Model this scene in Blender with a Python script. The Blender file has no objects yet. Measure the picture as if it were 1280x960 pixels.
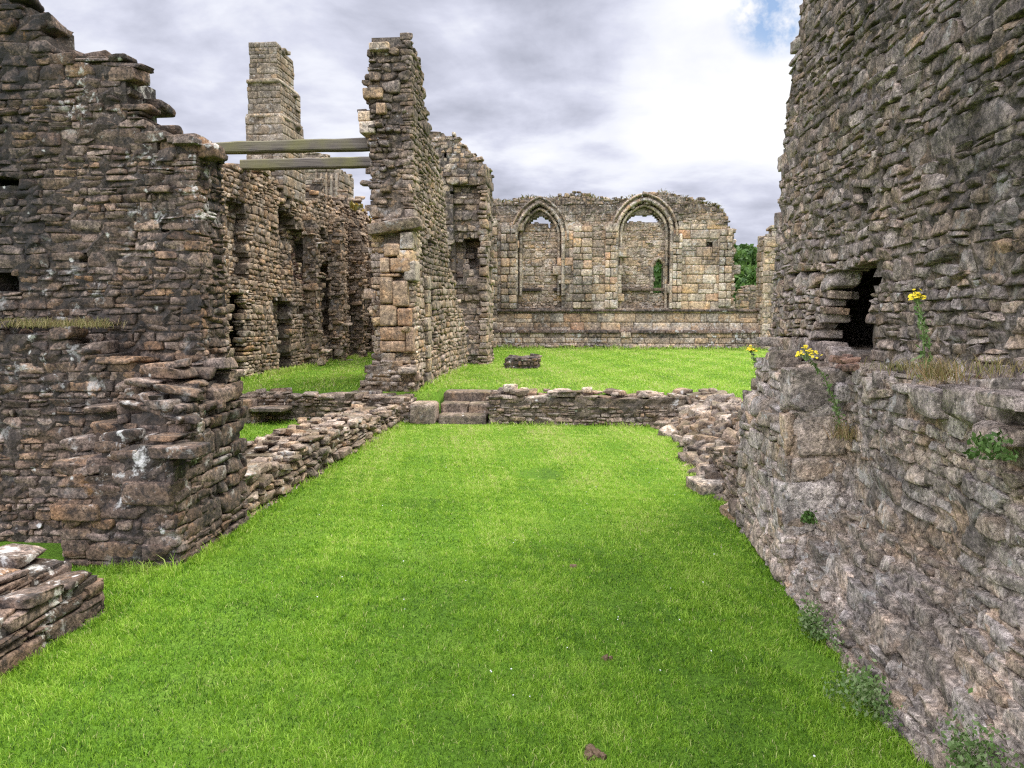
import bpy, math
import numpy as np
from mathutils import Vector

R = math.radians
scene = bpy.context.scene
col = scene.collection

# ---------------------------------------------------------------- camera, sky, sun, exposure
EYE, YAW, PITCH, FPX = 1.65, R(5.0), R(-5.3), 967.0
cam_data = bpy.data.cameras.new('camera')
cam_data.sensor_width = 36.0
cam_data.lens = FPX / 1280 * 36
cam_data.clip_start, cam_data.clip_end = 0.05, 3000
cam = bpy.data.objects.new('camera', cam_data)
col.objects.link(cam)
cam.location = (0, 0, EYE)
cam.rotation_euler = (R(90) + PITCH, 0, YAW)
scene.camera = cam

SUN_AZ, SUN_EL = R(62), R(60)          # azimuth clockwise from the view axis (+Y), elevation
world = bpy.data.worlds.new('World')
scene.world = world
world.use_nodes = True


def N(nt, kind, loc=None, **kw):
    n = nt.nodes.new(kind)
    for k, v in kw.items():
        if k == 'inp':
            for a, b in v.items():
                n.inputs[a].default_value = b
        else:
            setattr(n, k, v)
    return n


def ramp(nt, stops, interp='LINEAR'):
    n = nt.nodes.new('ShaderNodeValToRGB')
    cr = n.color_ramp
    cr.interpolation = interp
    while len(cr.elements) < len(stops):
        cr.elements.new(0.5)
    for e, (p, c) in zip(cr.elements, stops):
        e.position = p
        e.color = (c, c, c, 1) if isinstance(c, (int, float)) else (*c, 1)
    return n


def mixc(nt, a, b, f, mode='MIX'):
    m = nt.nodes.new('ShaderNodeMix')
    m.data_type = 'RGBA'
    m.blend_type = mode
    for sock, v in ((m.inputs[0], f), (m.inputs[6], a), (m.inputs[7], b)):
        if hasattr(v, 'is_linked'):
            nt.links.new(v, sock)
        elif isinstance(v, (int, float)):
            sock.default_value = v if sock.type == 'VALUE' else (v, v, v, 1)
        else:
            sock.default_value = (*v, 1) if len(v) == 3 else v
    return m.outputs[2]


def mth(nt, op, a, b=None, clamp=False):
    m = nt.nodes.new('ShaderNodeMath')
    m.operation = op
    m.use_clamp = clamp
    for sock, v in ((m.inputs[0], a), (m.inputs[1], b)):
        if v is None:
            continue
        if hasattr(v, 'is_linked'):
            nt.links.new(v, sock)
        else:
            sock.default_value = v
    return m.outputs[0]


def build_sky():
    nt = world.node_tree
    nt.nodes.clear()
    L = nt.links.new
    out = N(nt, 'ShaderNodeOutputWorld')
    bg = N(nt, 'ShaderNodeBackground')
    sky = N(nt, 'ShaderNodeTexSky', sky_type='NISHITA', sun_disc=False, sun_elevation=SUN_EL, sun_rotation=SUN_AZ)
    tc = N(nt, 'ShaderNodeTexCoord')
    sep = N(nt, 'ShaderNodeSeparateXYZ')
    L(tc.outputs['Generated'], sep.inputs[0])
    zc = mth(nt, 'MAXIMUM', sep.outputs[2], 0.0)
    zz = mth(nt, 'ADD', zc, 0.27)
    comb = N(nt, 'ShaderNodeCombineXYZ')
    L(mth(nt, 'DIVIDE', sep.outputs[0], zz), comb.inputs[0])
    L(mth(nt, 'DIVIDE', sep.outputs[1], zz), comb.inputs[1])
    mp = N(nt, 'ShaderNodeMapping', inp={'Location': (3.1, 1.7, 0.0), 'Scale': (0.85, 1.0, 1)})
    L(comb.outputs[0], mp.inputs[0])
    n1 = N(nt, 'ShaderNodeTexNoise', inp={'Scale': 1.5, 'Detail': 8.0, 'Roughness': 0.56, 'Distortion': 0.55})
    L(mp.outputs[0], n1.inputs['Vector'])
    n2 = N(nt, 'ShaderNodeTexNoise', inp={'Scale': 4.4, 'Detail': 7.0, 'Roughness': 0.55, 'Distortion': 0.2})
    L(mp.outputs[0], n2.inputs['Vector'])
    base = mth(nt, 'ADD', mth(nt, 'MULTIPLY', n1.outputs[0], 0.60), mth(nt, 'MULTIPLY', n2.outputs[0], 0.45))
    # thin bright cloud where the sun stands behind it, low and right of the view axis
    def glow(az, el, p0, p1):
        d = Vector((math.sin(R(az)) * math.cos(R(el)), math.cos(R(az)) * math.cos(R(el)), math.sin(R(el))))
        vm = N(nt, 'ShaderNodeVectorMath', operation='DOT_PRODUCT')
        L(tc.outputs['Generated'], vm.inputs[0])
        vm.inputs[1].default_value = d
        mr = N(nt, 'ShaderNodeMapRange', interpolation_type='SMOOTHERSTEP', inp={'From Min': math.cos(R(p0)), 'From Max': math.cos(R(p1))})
        L(vm.outputs['Value'], mr.inputs[0])
        return mr.outputs[0]
    g = glow(11.5, 16.0, 10.5, 0.3)
    gb = glow(20.0, 50.0, 60, 5)
    val = mth(nt, 'ADD', base, mth(nt, 'MULTIPLY', g, 0.19))
    val = mth(nt, 'ADD', val, mth(nt, 'MULTIPLY', gb, 0.0))
    rp = ramp(nt, [(0.40, (0.45, 0.47, 0.57)), (0.48, (0.59, 0.61, 0.73)), (0.535, (0.70, 0.72, 0.85)), (0.60, (0.86, 0.88, 0.97)), (0.80, (1.10, 1.10, 1.11))])
    L(val, rp.inputs[0])
    # overcast is brighter overhead; the rise is kept above the frame to add light
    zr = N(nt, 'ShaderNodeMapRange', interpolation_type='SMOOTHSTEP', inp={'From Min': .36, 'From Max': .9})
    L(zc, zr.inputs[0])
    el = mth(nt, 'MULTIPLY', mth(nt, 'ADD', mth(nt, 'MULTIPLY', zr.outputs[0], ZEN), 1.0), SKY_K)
    el = mth(nt, 'ADD', el, mth(nt, 'MULTIPLY', glow(195.0, 38.0, 70, 8), BACK_FILL))   # unseen glow added behind the viewer to light the camera-facing walls
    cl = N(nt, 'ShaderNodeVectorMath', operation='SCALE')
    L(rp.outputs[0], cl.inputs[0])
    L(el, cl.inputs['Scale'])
    blue = N(nt, 'ShaderNodeVectorMath', operation='SCALE')
    L(sky.outputs[0], blue.inputs[0])
    blue.inputs['Scale'].default_value = 0.06
    gap = glow(13.2, 19.6, 3.6, .6)
    n3 = N(nt, 'ShaderNodeTexNoise', inp={'Scale': 26.0, 'Detail': 5.0, 'Roughness': 0.6})
    L(tc.outputs['Generated'], n3.inputs['Vector'])
    gm = mth(nt, 'MULTIPLY', gap, mth(nt, 'MULTIPLY', mth(nt, 'SUBTRACT', n3.outputs[0], 0.36), 5.0, True), True)
    c = mixc(nt, cl.outputs[0], blue.outputs[0], gm)
    L(c, bg.inputs[0])
    bg.inputs[1].default_value = 1.0
    L(bg.outputs[0], out.inputs[0])


ZEN, SKY_K, BACK_FILL = 2.7, 0.42, 1.25
build_sky()
sun_d = bpy.data.lights.new('sun', 'SUN')
sun_d.energy = 2.0
sun_d.angle = R(20)
sun_d.color = (1.0, 0.95, 0.86)
sun = bpy.data.objects.new('sun', sun_d)
col.objects.link(sun)
sun.location = (20, 20, 40)
sd = Vector((math.sin(SUN_AZ) * math.cos(SUN_EL), math.cos(SUN_AZ) * math.cos(SUN_EL), math.sin(SUN_EL)))
sun.rotation_euler = sd.to_track_quat('Z', 'Y').to_euler()

vs = scene.view_settings
vs.view_transform, vs.look, vs.gamma, vs.use_curve_mapping = 'Standard', 'None', 1.0, False
vs.exposure = 1.3
scene.cycles.use_denoising = False      # the denoiser wipes the grain off the stone
scene.cycles.pixel_filter_type = 'BLACKMAN_HARRIS'
scene.cycles.filter_width = 1.25
scene.cycles.max_bounces = 6
scene.cycles.diffuse_bounces = 3
scene.cycles.transparent_max_bounces = 6

# ---------------------------------------------------------------- measuring: a picture point on a plane of the place
cy, sy, cp, sp = math.cos(YAW), math.sin(YAW), math.cos(-PITCH), math.sin(-PITCH)


def ray(u, v):
    dx, dy = (u - 640) / FPX, -(v - 480) / FPX
    f = cp + dy * sp
    return dx * cy - f * sy, dx * sy + f * cy, dy * cp - sp


def onX(u, v, X):
    a, b, c = ray(u, v); t = X / a
    return b * t, EYE + c * t


def onY(u, v, Y):
    a, b, c = ray(u, v); t = Y / b
    return a * t, EYE + c * t


def onZ(u, v, Z):
    a, b, c = ray(u, v); t = (Z - EYE) / c
    return a * t, b * t


def prof(pts):
    p = np.array(sorted(pts))
    return lambda s: np.interp(s, p[:, 0], p[:, 1])


# ---------------------------------------------------------------- masonry
def sn(a, b, seed, f=1.0):
    """cheap smooth noise in about -1..1"""
    r = np.random.RandomState(seed)
    o = 0
    for i in range(5):
        ka, kb, ph = r.normal(0, f * (1 + .6 * i)), r.normal(0, f * (1 + .6 * i)), r.uniform(0, 6.28)
        o = o + np.sin(ka * a + kb * b + ph) / (1 + .5 * i)
    return o / 2.6


_templates = {}


def template(k, style='rubble'):
    if (k, style) in _templates:
        return _templates[(k, style)]
    idx, verts, quads = {}, [], []
    lin = np.linspace(-1, 1, k + 1)

    def vid(p):
        key = tuple(np.round(p, 5))
        if key not in idx:
            idx[key] = len(verts); verts.append(p)
        return idx[key]
    for ax in range(3):
        for sg in (-1, 1):
            for i in range(k):
                for j in range(k):
                    q = []
                    for (a, b) in ((i, j), (i + 1, j), (i + 1, j + 1), (i, j + 1)):
                        p = np.zeros(3); p[ax] = sg; p[(ax + 1) % 3] = lin[a]; p[(ax + 2) % 3] = lin[b]
                        q.append(vid(p))
                    quads.append(q if sg > 0 else q[::-1])
    V = np.array(verts); Q = np.array(quads)
    variants = []
    rs = np.random.RandomState(7 + k)
    for m in range(44):
        # grid points gathered towards the rims: a flattish face and tight arrises
        W = np.sign(V) * np.abs(V) ** .42
        e = rs.uniform(9, 18) if style == 'rubble' else {'ashlar': rs.uniform(16, 26), 'worn': rs.uniform(9, 14), 'round': rs.uniform(3.5, 6)}[style]
        W = W / (np.sum(np.abs(W) ** e, axis=1) ** (1 / e))[:, None]
        if style == 'rubble':
            for i in range(rs.randint(3, 7)):      # broken edges: cut by planes, mostly square to the face
                d = rs.normal(size=3) * np.array([1, .35, 1]); d /= np.linalg.norm(d)
                lim = rs.uniform(.90, 1.2)
                ex = np.maximum(W @ d - lim, 0)
                W = W - ex[:, None] * d[None]
            for i in range(1):                     # the face itself split at a slant
                d = np.array([rs.normal(0, .22), 1.0, rs.normal(0, .25)]); d /= np.linalg.norm(d)
                for sg in (-1, 1):
                    ex = np.maximum(W @ (d * sg) - rs.uniform(.92, 1.03), 0)
                    W = W - ex[:, None] * (d * sg)[None]
        amp = {'rubble': .05, 'ashlar': .018, 'round': .08, 'worn': .035}[style]
        for i in range(7):
            d = rs.normal(size=3) * (1.5 + 1.6 * i); ph = rs.uniform(0, 6.28)
            dirv = rs.normal(size=3); dirv /= np.linalg.norm(dirv)
            W = W + (amp / (1 + .45 * i)) * np.sin(W @ d + ph)[:, None] * dirv[None]
        if k >= 5:
            W = W + rs.normal(0, .016 if style == 'rubble' else .006, W.shape)
        variants.append(W)
    _templates[(k, style)] = (variants, Q)
    return _templates[(k, style)]


class Masonry:
    def __init__(self, seed=1):
        self.V, self.Q, self.M, self.T, self.S = [], [], [], [], []
        self.n = 0
        self.rs = np.random.RandomState(seed)

    def raw(self, v, q, tone, mat=0, smooth=True):
        v = np.asarray(v, dtype=np.float64); q = np.asarray(q, dtype=np.int64)
        if len(q) == 0:
            return
        self.V.append(v); self.Q.append(q + self.n); self.n += len(v)
        self.M.append(np.full(len(q), mat)); self.S.append(np.full(len(q), smooth))
        t = np.asarray(tone, dtype=np.float64)
        if t.ndim == 1:
            t = np.tile(t, (len(v), 1))
        self.T.append(t)

    def stones(self, pos, ax, half, tone, k=4, mat=0, style='rubble'):
        """pos (n,3); ax (n,3,3) rows = local x,y,z axes; half (n,3); tone (n,4)"""
        n = len(pos)
        if n == 0:
            return
        variants, Q = template(k, style)
        which = self.rs.randint(0, len(variants), n)
        for m in np.unique(which):
            I = np.where(which == m)[0]
            W = variants[m]
            fl = self.rs.choice([-1, 1], (len(I), 1, 1))
            P = W[None] * half[I][:, None, :]
            P = P * np.concatenate([fl, np.ones_like(fl), fl], axis=2)   # half turn keeps the winding
            P = np.einsum('nvi,nij->nvj', P, ax[I]) + pos[I][:, None, :]
            nv = W.shape[0]
            QQ = (Q[None] + (np.arange(len(I)) * nv)[:, None, None]).reshape(-1, 4)
            self.raw(P.reshape(-1, 3), QQ, np.repeat(tone[I], nv, axis=0), mat)

    def tones(self, n):
        t = np.ones((n, 4))
        t[:, 0] = self.rs.uniform(0, 1, n); t[:, 1] = self.rs.uniform(0, 1, n)
        return t

    def face(self, o, sd, nd, L, z0, hf, df=None, ch=(.07, .15), asp=(1.2, 3.4), depth=.2, prot=.02, gap=.012,
             k=4, split=.2, tilt=.05, warp=.03, ragged=.05, mat=0, matf=None, keep=1.0, seed=0, style='rubble', skip=None):
        rs = self.rs
        o, sd, nd = (np.array(a, dtype=float) for a in (o, sd, nd))
        ss = np.linspace(0, L, 200)
        H = float(np.max(hf(ss))) + .05
        S = []
        z = z0 - rs.uniform(0, ch[0])
        while z < H:
            c = rs.uniform(*ch) if rs.rand() > .12 else rs.uniform(ch[1], ch[1] * 1.45)
            s = -rs.uniform(0, .2)
            while s < L:
                w = c * rs.uniform(*asp)
                s0, s1 = max(s, 0.0), min(s + w, L)
                if s1 - s0 > .03:
                    if rs.rand() < split and c > ch[0] * 1.2:
                        f = rs.uniform(.35, .65)
                        S.append((s0, s1, z, z + c * f)); S.append((s0, s1, z + c * f, z + c))
                    elif rs.rand() < split * .6 and s1 - s0 > ch[0] * 1.6:
                        f = s0 + (s1 - s0) * rs.uniform(.3, .7)
                        S.append((s0, f, z, z + c)); S.append((f, s1, z, z + c))
                    else:
                        S.append((s0, s1, z, z + c))
                s += w
            z += c
        S = np.array(S)
        cs, cz = (S[:, 0] + S[:, 1]) / 2, (S[:, 2] + S[:, 3]) / 2
        w, h = S[:, 1] - S[:, 0], S[:, 3] - S[:, 2]
        cz = cz + warp * sn(cs, cz, seed + 11, .9)
        cs = cs + warp * .5 * sn(cs, cz, seed + 12, 1.2)
        cs = np.clip(cs, w / 2, np.maximum(L - w / 2, w / 2))
        ok = (cz + .35 * h < hf(cs) + rs.normal(0, ragged, len(cs))) & (rs.rand(len(cs)) < keep)
        d = np.zeros(len(cs))
        if df is not None:
            d = df(cs, cz)
            if skip is not None:
                d = np.where(d > skip, np.inf, d)
            same = np.zeros(len(cs))
            for a, b in ((-.4, 0), (.4, 0), (0, -.4), (0, .4)):
                same += np.abs(np.nan_to_num(df(cs + a * w, cz + b * h), posinf=99) - np.nan_to_num(d, posinf=99)) < .08
            ok &= np.isfinite(d) & (same >= 3)
        cs, cz, w, h, d = cs[ok], cz[ok], w[ok], h[ok], d[ok]
        n = len(cs)
        p = np.abs(rs.normal(0, prot, n)) * np.where(rs.rand(n) < .08, 2.2, 1) - prot * .6
        dep = np.full(n, depth) * rs.uniform(.8, 1.2, n)
        a = rs.normal(0, tilt, n); b = rs.normal(0, tilt * .5, n); cdir = rs.normal(0, tilt * .45, n)
        X = sd[None] * np.cos(a)[:, None] + np.array([0, 0, 1.])[None] * np.sin(a)[:, None] + nd[None] * b[:, None]
        X /= np.linalg.norm(X, axis=1)[:, None]
        Z = -sd[None] * np.sin(a)[:, None] + np.array([0, 0, 1.])[None] * np.cos(a)[:, None] + nd[None] * cdir[:, None]
        Y = np.cross(Z, X); Y /= np.linalg.norm(Y, axis=1)[:, None]
        Z = np.cross(X, Y)
        pos = o[None] + sd[None] * cs[:, None] + nd[None] * (p - dep / 2 - d)[:, None]
        pos[:, 2] = cz
        half = np.stack([w / 2 - gap / 2, dep / 2, h / 2 - gap / 2], axis=1)
        half = np.maximum(half, .012)
        tone = self.tones(n)
        mats = np.full(n, mat) if matf is None else matf(cs, cz, rs)
        ax = np.stack([X, Y, Z], axis=1)
        for m in np.unique(mats):
            I = mats == m
            self.stones(pos[I], ax[I], half[I], tone[I], k, int(m), style)

    def core(self, o, sd, nd, L, z0, hf, T, df=None, cell=.08, rec=.04, rough=.012, mat=0):
        o, sd, nd = (np.array(a, dtype=float) for a in (o, sd, nd))
        ni = max(2, int(round(L / cell))); ds = L / ni
        H = float(np.max(hf(np.linspace(0, L, 300))))
        nj = max(2, int(math.ceil((H - z0) / cell))); dz = (H - z0) / nj
        si, zj = np.meshgrid((np.arange(ni) + .5) * ds, z0 + (np.arange(nj) + .5) * dz, indexing='ij')
        fill = zj < hf(si) - .03
        D = np.zeros_like(si)
        if df is not None:
            D = df(si, zj)
            fill &= np.isfinite(D) & (D < T - .02)
            D = np.where(np.isfinite(D), D, 0)
        J = self.rs.normal(0, rough, (ni + 1, nj + 1))
        sg = np.arange(ni + 1) * ds; zg = z0 + np.arange(nj + 1) * dz
        verts, quads = [], []
        cnt = 0

        def P(i, j, nn):
            v = o[None] + sd[None] * sg[i][:, None] + nd[None] * nn[:, None]
            v[:, 2] = zg[j]
            return v

        def emit(c):
            nonlocal cnt
            m = len(c[0])
            if m == 0:
                return
            verts.append(np.stack(c, axis=1).reshape(-1, 3))
            quads.append(np.arange(m * 4).reshape(m, 4) + cnt); cnt += m * 4
        i, j = np.where(fill)
        F = lambda a, b: -rec - D[i, j] + J[a, b]
        emit([P(i, j, F(i, j)), P(i + 1, j, F(i + 1, j)), P(i + 1, j + 1, F(i + 1, j + 1)), P(i, j + 1, F(i, j + 1))])
        bk = np.full(len(i), -T + rec)
        emit([P(i + 1, j, bk), P(i, j, bk), P(i, j + 1, bk), P(i + 1, j + 1, bk)])
        Fp = np.pad(fill, 1); Dp = np.pad(D, 1)
        for (di, dj, e0, e1) in ((-1, 0, (0, 0), (0, 1)), (1, 0, (1, 1), (1, 0)), (0, -1, (1, 0), (0, 0)), (0, 1, (0, 1), (1, 1))):
            nf = Fp[1 + di:1 + di + ni, 1 + dj:1 + dj + nj]; ndp = Dp[1 + di:1 + di + ni, 1 + dj:1 + dj + nj]
            m = fill & (~nf | (ndp > D + 1e-4))
            i, j = np.where(m)
            if len(i) == 0:
                continue
            a0, b0, a1, b1 = i + e0[0], j + e0[1], i + e1[0], j + e1[1]
            f0 = -rec - D[i, j] + J[a0, b0]; f1 = -rec - D[i, j] + J[a1, b1]
            q0 = np.where(nf[i, j], -rec - ndp[i, j] + J[a0, b0], -T + rec); q1 = np.where(nf[i, j], -rec - ndp[i, j] + J[a1, b1], -T + rec)
            emit([P(a0, b0, f0), P(a1, b1, f1), P(a1, b1, q1), P(a0, b0, q0)])
        self.raw(np.concatenate(verts), np.concatenate(quads), (.5, .5, 0, 1), mat, smooth=False)

    def top(self, o, sd, nd, L, hf, T, size=(.16, .34), th=(.05, .11), k=4, mat=0, rows=None, jit=.03, lift=-.02, keep=1.0, s0=0.0):
        rs = self.rs
        o, sd, nd = (np.array(a, dtype=float) for a in (o, sd, nd))
        g = np.linspace(s0, L, 400); hz = hf(g)
        arc = np.concatenate([[0], np.cumsum(np.hypot(np.diff(g), np.diff(hz)))])
        rows = rows or max(1, int(round(T / np.mean(size))))
        pos, half, ax = [], [], []
        for r_ in range(rows):
            a = rs.uniform(0, .1)
            while a < arc[-1]:
                w = rs.uniform(*size)
                s = np.interp(a + w / 2, arc, g)
                if rs.rand() < keep and s < L - .02:
                    t = rs.uniform(*th)
                    nn = -(r_ + .5) * T / rows + rs.normal(0, .02)
                    p = o + sd * np.clip(s, s0 + w * .3, L - w * .3) + nd * nn
                    p[2] = float(hf(s)) + lift + rs.normal(0, jit) - t * .3
                    an = rs.normal(0, .12); tl = rs.normal(0, .08)
                    X = sd * math.cos(an) + nd * math.sin(an) + np.array([0, 0, tl])
                    X /= np.linalg.norm(X); Z = np.array([rs.normal(0, .07), rs.normal(0, .07), 1.0])
                    Y = np.cross(Z, X); Y /= np.linalg.norm(Y); Z = np.cross(X, Y)
                    pos.append(p); half.append((w / 2 * 1.02, T / rows / 2 * rs.uniform(.85, 1.1), t / 2)); ax.append((X, Y, Z))
                a += w
        if pos:
            self.stones(np.array(pos), np.array(ax), np.array(half), self.tones(len(pos)), k, mat)

    def block(self, lo, hi, k=4, mat=0, rz=0.0, tilt=0.0, tone=None, style='worn'):
        lo, hi = np.array(lo, float), np.array(hi, float)
        c, s = math.cos(rz), math.sin(rz)
        ct, st = math.cos(tilt), math.sin(tilt)
        X = np.array([c * ct, s * ct, st]); Y = np.array([-s, c, 0.]); Z = np.cross(X, Y)
        t = self.tones(1)
        if tone is not None:
            t[0, 0] = tone
        self.stones(((lo + hi) / 2)[None], np.stack([X, Y, Z])[None], ((hi - lo) / 2)[None], t, k, mat, style)

    def build(self, name, mats, parent=None, base=None):
        V = np.concatenate(self.V); Q = np.concatenate(self.Q); M = np.concatenate(self.M); T = np.concatenate(self.T); S = np.concatenate(self.S)
        if base is None:
            base = ((V[:, 0].min() + V[:, 0].max()) / 2, (V[:, 1].min() + V[:, 1].max()) / 2, V[:, 2].min()) if parent is None else (0, 0, 0)
        return mesh_obj(name, V, Q, mats, M, S, T, parent, base)


def mesh_obj(name, V, Q, mats, M=None, S=None, T=None, parent=None, base=(0, 0, 0)):
    V = np.asarray(V, dtype=np.float64); Q = np.asarray(Q, dtype=np.int64)
    if parent is not None:
        base = np.array(base) if np.any(base) else np.zeros(3)
    base = np.array(base, dtype=np.float64)
    me = bpy.data.meshes.new(name)
    nq, c = Q.shape
    me.vertices.add(len(V)); me.loops.add(nq * c); me.polygons.add(nq)
    pv = V - base if parent is None else V - np.array(parent.location)
    me.vertices.foreach_set('co', pv.astype(np.float32).ravel())
    me.loops.foreach_set('vertex_index', Q.astype(np.int32).ravel())
    me.polygons.foreach_set('loop_start', (np.arange(nq) * c).astype(np.int32))
    if S is None:
        S = np.ones(nq, dtype=bool)
    if M is not None:
        me.polygons.foreach_set('material_index', M.astype(np.int32))
    me.update(calc_edges=True)
    me.polygons.foreach_set('use_smooth', np.asarray(S, dtype=bool))
    if T is not None:
        a = me.attributes.new('tone', 'FLOAT_COLOR', 'POINT')
        a.data.foreach_set('color', T.astype(np.float32).ravel())
    for m in mats:
        me.materials.append(m)
    ob = bpy.data.objects.new(name, me)
    col.objects.link(ob)
    if parent is None:
        ob.location = base
    else:
        ob.parent = parent
    return ob


def tag(o, label, cat=None, group=None, kind=None):
    o['label'] = label
    if cat:
        o['category'] = cat
    if group:
        o['group'] = group
    o['kind'] = kind or 'thing'
    return o


def empty(name, loc):
    o = bpy.data.objects.new(name, None)
    o.empty_display_size = .1
    col.objects.link(o)
    o.location = loc
    return o


# ---------------------------------------------------------------- materials
def stone_mat(name, cols, mortar=(.17, .15, .125), stain=.5, stain_col=(.028, .026, .024), stain_scale=.55, lichen=.4,
              moss=.35, bump=.6, fine=1.0, orange=.1, stain_z=None):
    m = bpy.data.materials.new(name)
    m.use_nodes = True
    nt = m.node_tree
    nt.nodes.clear()
    L = nt.links.new
    out = N(nt, 'ShaderNodeOutputMaterial')
    bs = N(nt, 'ShaderNodeBsdfPrincipled')
    bs.inputs['Roughness'].default_value = .93
    bs.inputs['Specular IOR Level'].default_value = .18
    at = N(nt, 'ShaderNodeAttribute', attribute_name='tone')
    sp_ = N(nt, 'ShaderNodeSeparateColor')
    L(at.outputs['Color'], sp_.inputs[0])
    geo = N(nt, 'ShaderNodeNewGeometry')
    pos = geo.outputs['Position']

    wofs = mth(nt, 'MULTIPLY', sp_.outputs[1], 37.0)

    def noise(scale, detail=4.0, rough=.55, dist=0.0, off=0.0, own=False):
        n = N(nt, 'ShaderNodeTexNoise', noise_dimensions='4D', inp={'Scale': scale, 'Detail': detail, 'Roughness': rough, 'Distortion': dist}) if own else N(nt, 'ShaderNodeTexNoise', inp={'Scale': scale, 'Detail': detail, 'Roughness': rough, 'Distortion': dist})
        if off:
            mp = N(nt, 'ShaderNodeMapping', inp={'Location': (off, off * .7, off * 1.3)})
            L(pos, mp.inputs[0]); L(mp.outputs[0], n.inputs['Vector'])
        else:
            L(pos, n.inputs['Vector'])
        if own:
            L(wofs, n.inputs['W'])
        return n.outputs[0]
    k = len(cols)
    rp = ramp(nt, [(i / (k - 1), c) for i, c in enumerate(cols)])
    L(sp_.outputs[0], rp.inputs[0])
    c = mixc(nt, mortar, rp.outputs[0], sp_.outputs[2])
    # grain of the stone
    g1 = ramp(nt, [(.28, .38), (.5, .95), (.72, 1.75)])
    L(noise(11.0, 6, .68, 0, 0, True), g1.inputs[0])
    c = mixc(nt, c, g1.outputs[0], 1.0, 'MULTIPLY')
    g2 = ramp(nt, [(.32, .3), (.5, 1.0), (.68, 1.8)])
    L(noise(55.0 * fine, 5, .7), g2.inputs[0])
    c = mixc(nt, c, g2.outputs[0], .9, 'MULTIPLY')
    hue = ramp(nt, [(.30, (.98, .96, 1.04)), (.5, (1.03, .98, .97)), (.68, (1.24, .98, .74))])
    L(noise(2.6, 4, .6, .3, 41.0, True), hue.inputs[0])
    c = mixc(nt, c, hue.outputs[0], .8, 'MULTIPLY')
    pit = ramp(nt, [(.33, .22), (.40, 1.0)])
    L(noise(30.0, 3, .6, .1, 55.0), pit.inputs[0])
    c = mixc(nt, c, pit.outputs[0], .8, 'MULTIPLY')
    # weathering crust
    st = mth(nt, 'ADD', noise(stain_scale, 6, .62, .4), mth(nt, 'MULTIPLY', sp_.outputs[1], .12))
    if stain_z:
        sz = N(nt, 'ShaderNodeSeparateXYZ'); L(pos, sz.inputs[0])
        mr = N(nt, 'ShaderNodeMapRange', inp={'From Min': stain_z[0], 'From Max': stain_z[1], 'To Min': stain_z[2], 'To Max': stain_z[3]})
        L(sz.outputs[2], mr.inputs[0])
        st = mth(nt, 'ADD', st, mr.outputs[0])
    rs_ = ramp(nt, [(.47, 0.0), (.66, 1.0)])
    L(st, rs_.inputs[0])
    rs2 = ramp(nt, [(.35, .35), (.6, 1.0)])
    L(noise(14, 4, .65, .2, 2.0), rs2.inputs[0])
    sf = mth(nt, 'MULTIPLY', mth(nt, 'MULTIPLY', rs_.outputs[0], rs2.outputs[0]), stain)
    c = mixc(nt, c, stain_col, sf)
    k1 = ramp(nt, [(.50, 0.0), (.60, 1.0)])
    L(noise(19.0, 6, .7, .25, 33.0), k1.inputs[0])
    c = mixc(nt, c, stain_col, mth(nt, 'MULTIPLY', k1.outputs[0], min(.75, stain * .75)))
    # pale crustose lichen in patches, some of it in round spots
    l1 = ramp(nt, [(.56, 0.0), (.64, 1.0)])
    L(noise(6.5, 6, .72, .3, 5.0), l1.inputs[0])
    l2 = ramp(nt, [(.45, 0.0), (.6, 1.0)])
    L(noise(.9, 3, .5, 0, 9.0), l2.inputs[0])
    lf = mth(nt, 'MULTIPLY', mth(nt, 'MULTIPLY', l1.outputs[0], l2.outputs[0]), lichen)
    c = mixc(nt, c, (.56, .54, .49), lf)
    vo = N(nt, 'ShaderNodeTexVoronoi', inp={'Scale': 6.5, 'Randomness': 1.0})
    L(pos, vo.inputs['Vector'])
    vr = ramp(nt, [(.24, 1.0), (.31, 0.0)])
    L(mth(nt, 'ADD', vo.outputs['Distance'], mth(nt, 'MULTIPLY', noise(26, 4, .7), .36)), vr.inputs[0])
    vs_ = N(nt, 'ShaderNodeSeparateColor'); L(vo.outputs['Color'], vs_.inputs[0])
    pick = mth(nt, 'GREATER_THAN', vs_.outputs[0], .66)
    c = mixc(nt, c, (.52, .50, .45), mth(nt, 'MULTIPLY', mth(nt, 'MULTIPLY', vr.outputs[0], pick), min(1, lichen * 1.6)))
    # orange lichen, rare
    o1 = ramp(nt, [(.66, 0.0), (.72, 1.0)])
    L(noise(4.0, 5, .7, .2, 14.0), o1.inputs[0])
    c = mixc(nt, c, (.34, .17, .045), mth(nt, 'MULTIPLY', o1.outputs[0], orange * 4, True))
    # moss on what faces up
    sx = N(nt, 'ShaderNodeSeparateXYZ'); L(geo.outputs['Normal'], sx.inputs[0])
    mo = ramp(nt, [(.35, 0.0), (.8, 1.0)])
    L(sx.outputs[2], mo.inputs[0])
    m2 = ramp(nt, [(.45, 0.0), (.6, 1.0)])
    L(noise(3.0, 5, .6, 0, 21.0), m2.inputs[0])
    c = mixc(nt, c, (.085, .070, .030), mth(nt, 'MULTIPLY', mth(nt, 'MULTIPLY', mo.outputs[0], m2.outputs[0]), moss))
    L(c, bs.inputs['Base Color'])
    b0 = N(nt, 'ShaderNodeBump', inp={'Strength': bump, 'Distance': .03})
    L(noise(16.0, 6, .68), b0.inputs['Height'])
    b1 = N(nt, 'ShaderNodeBump', inp={'Strength': bump, 'Distance': .013})
    L(noise(75.0 * fine, 5, .7), b1.inputs['Height'])
    L(b0.outputs[0], b1.inputs['Normal'])
    L(b1.outputs[0], bs.inputs['Normal'])
    L(bs.outputs[0], out.inputs[0])
    return m


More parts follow.
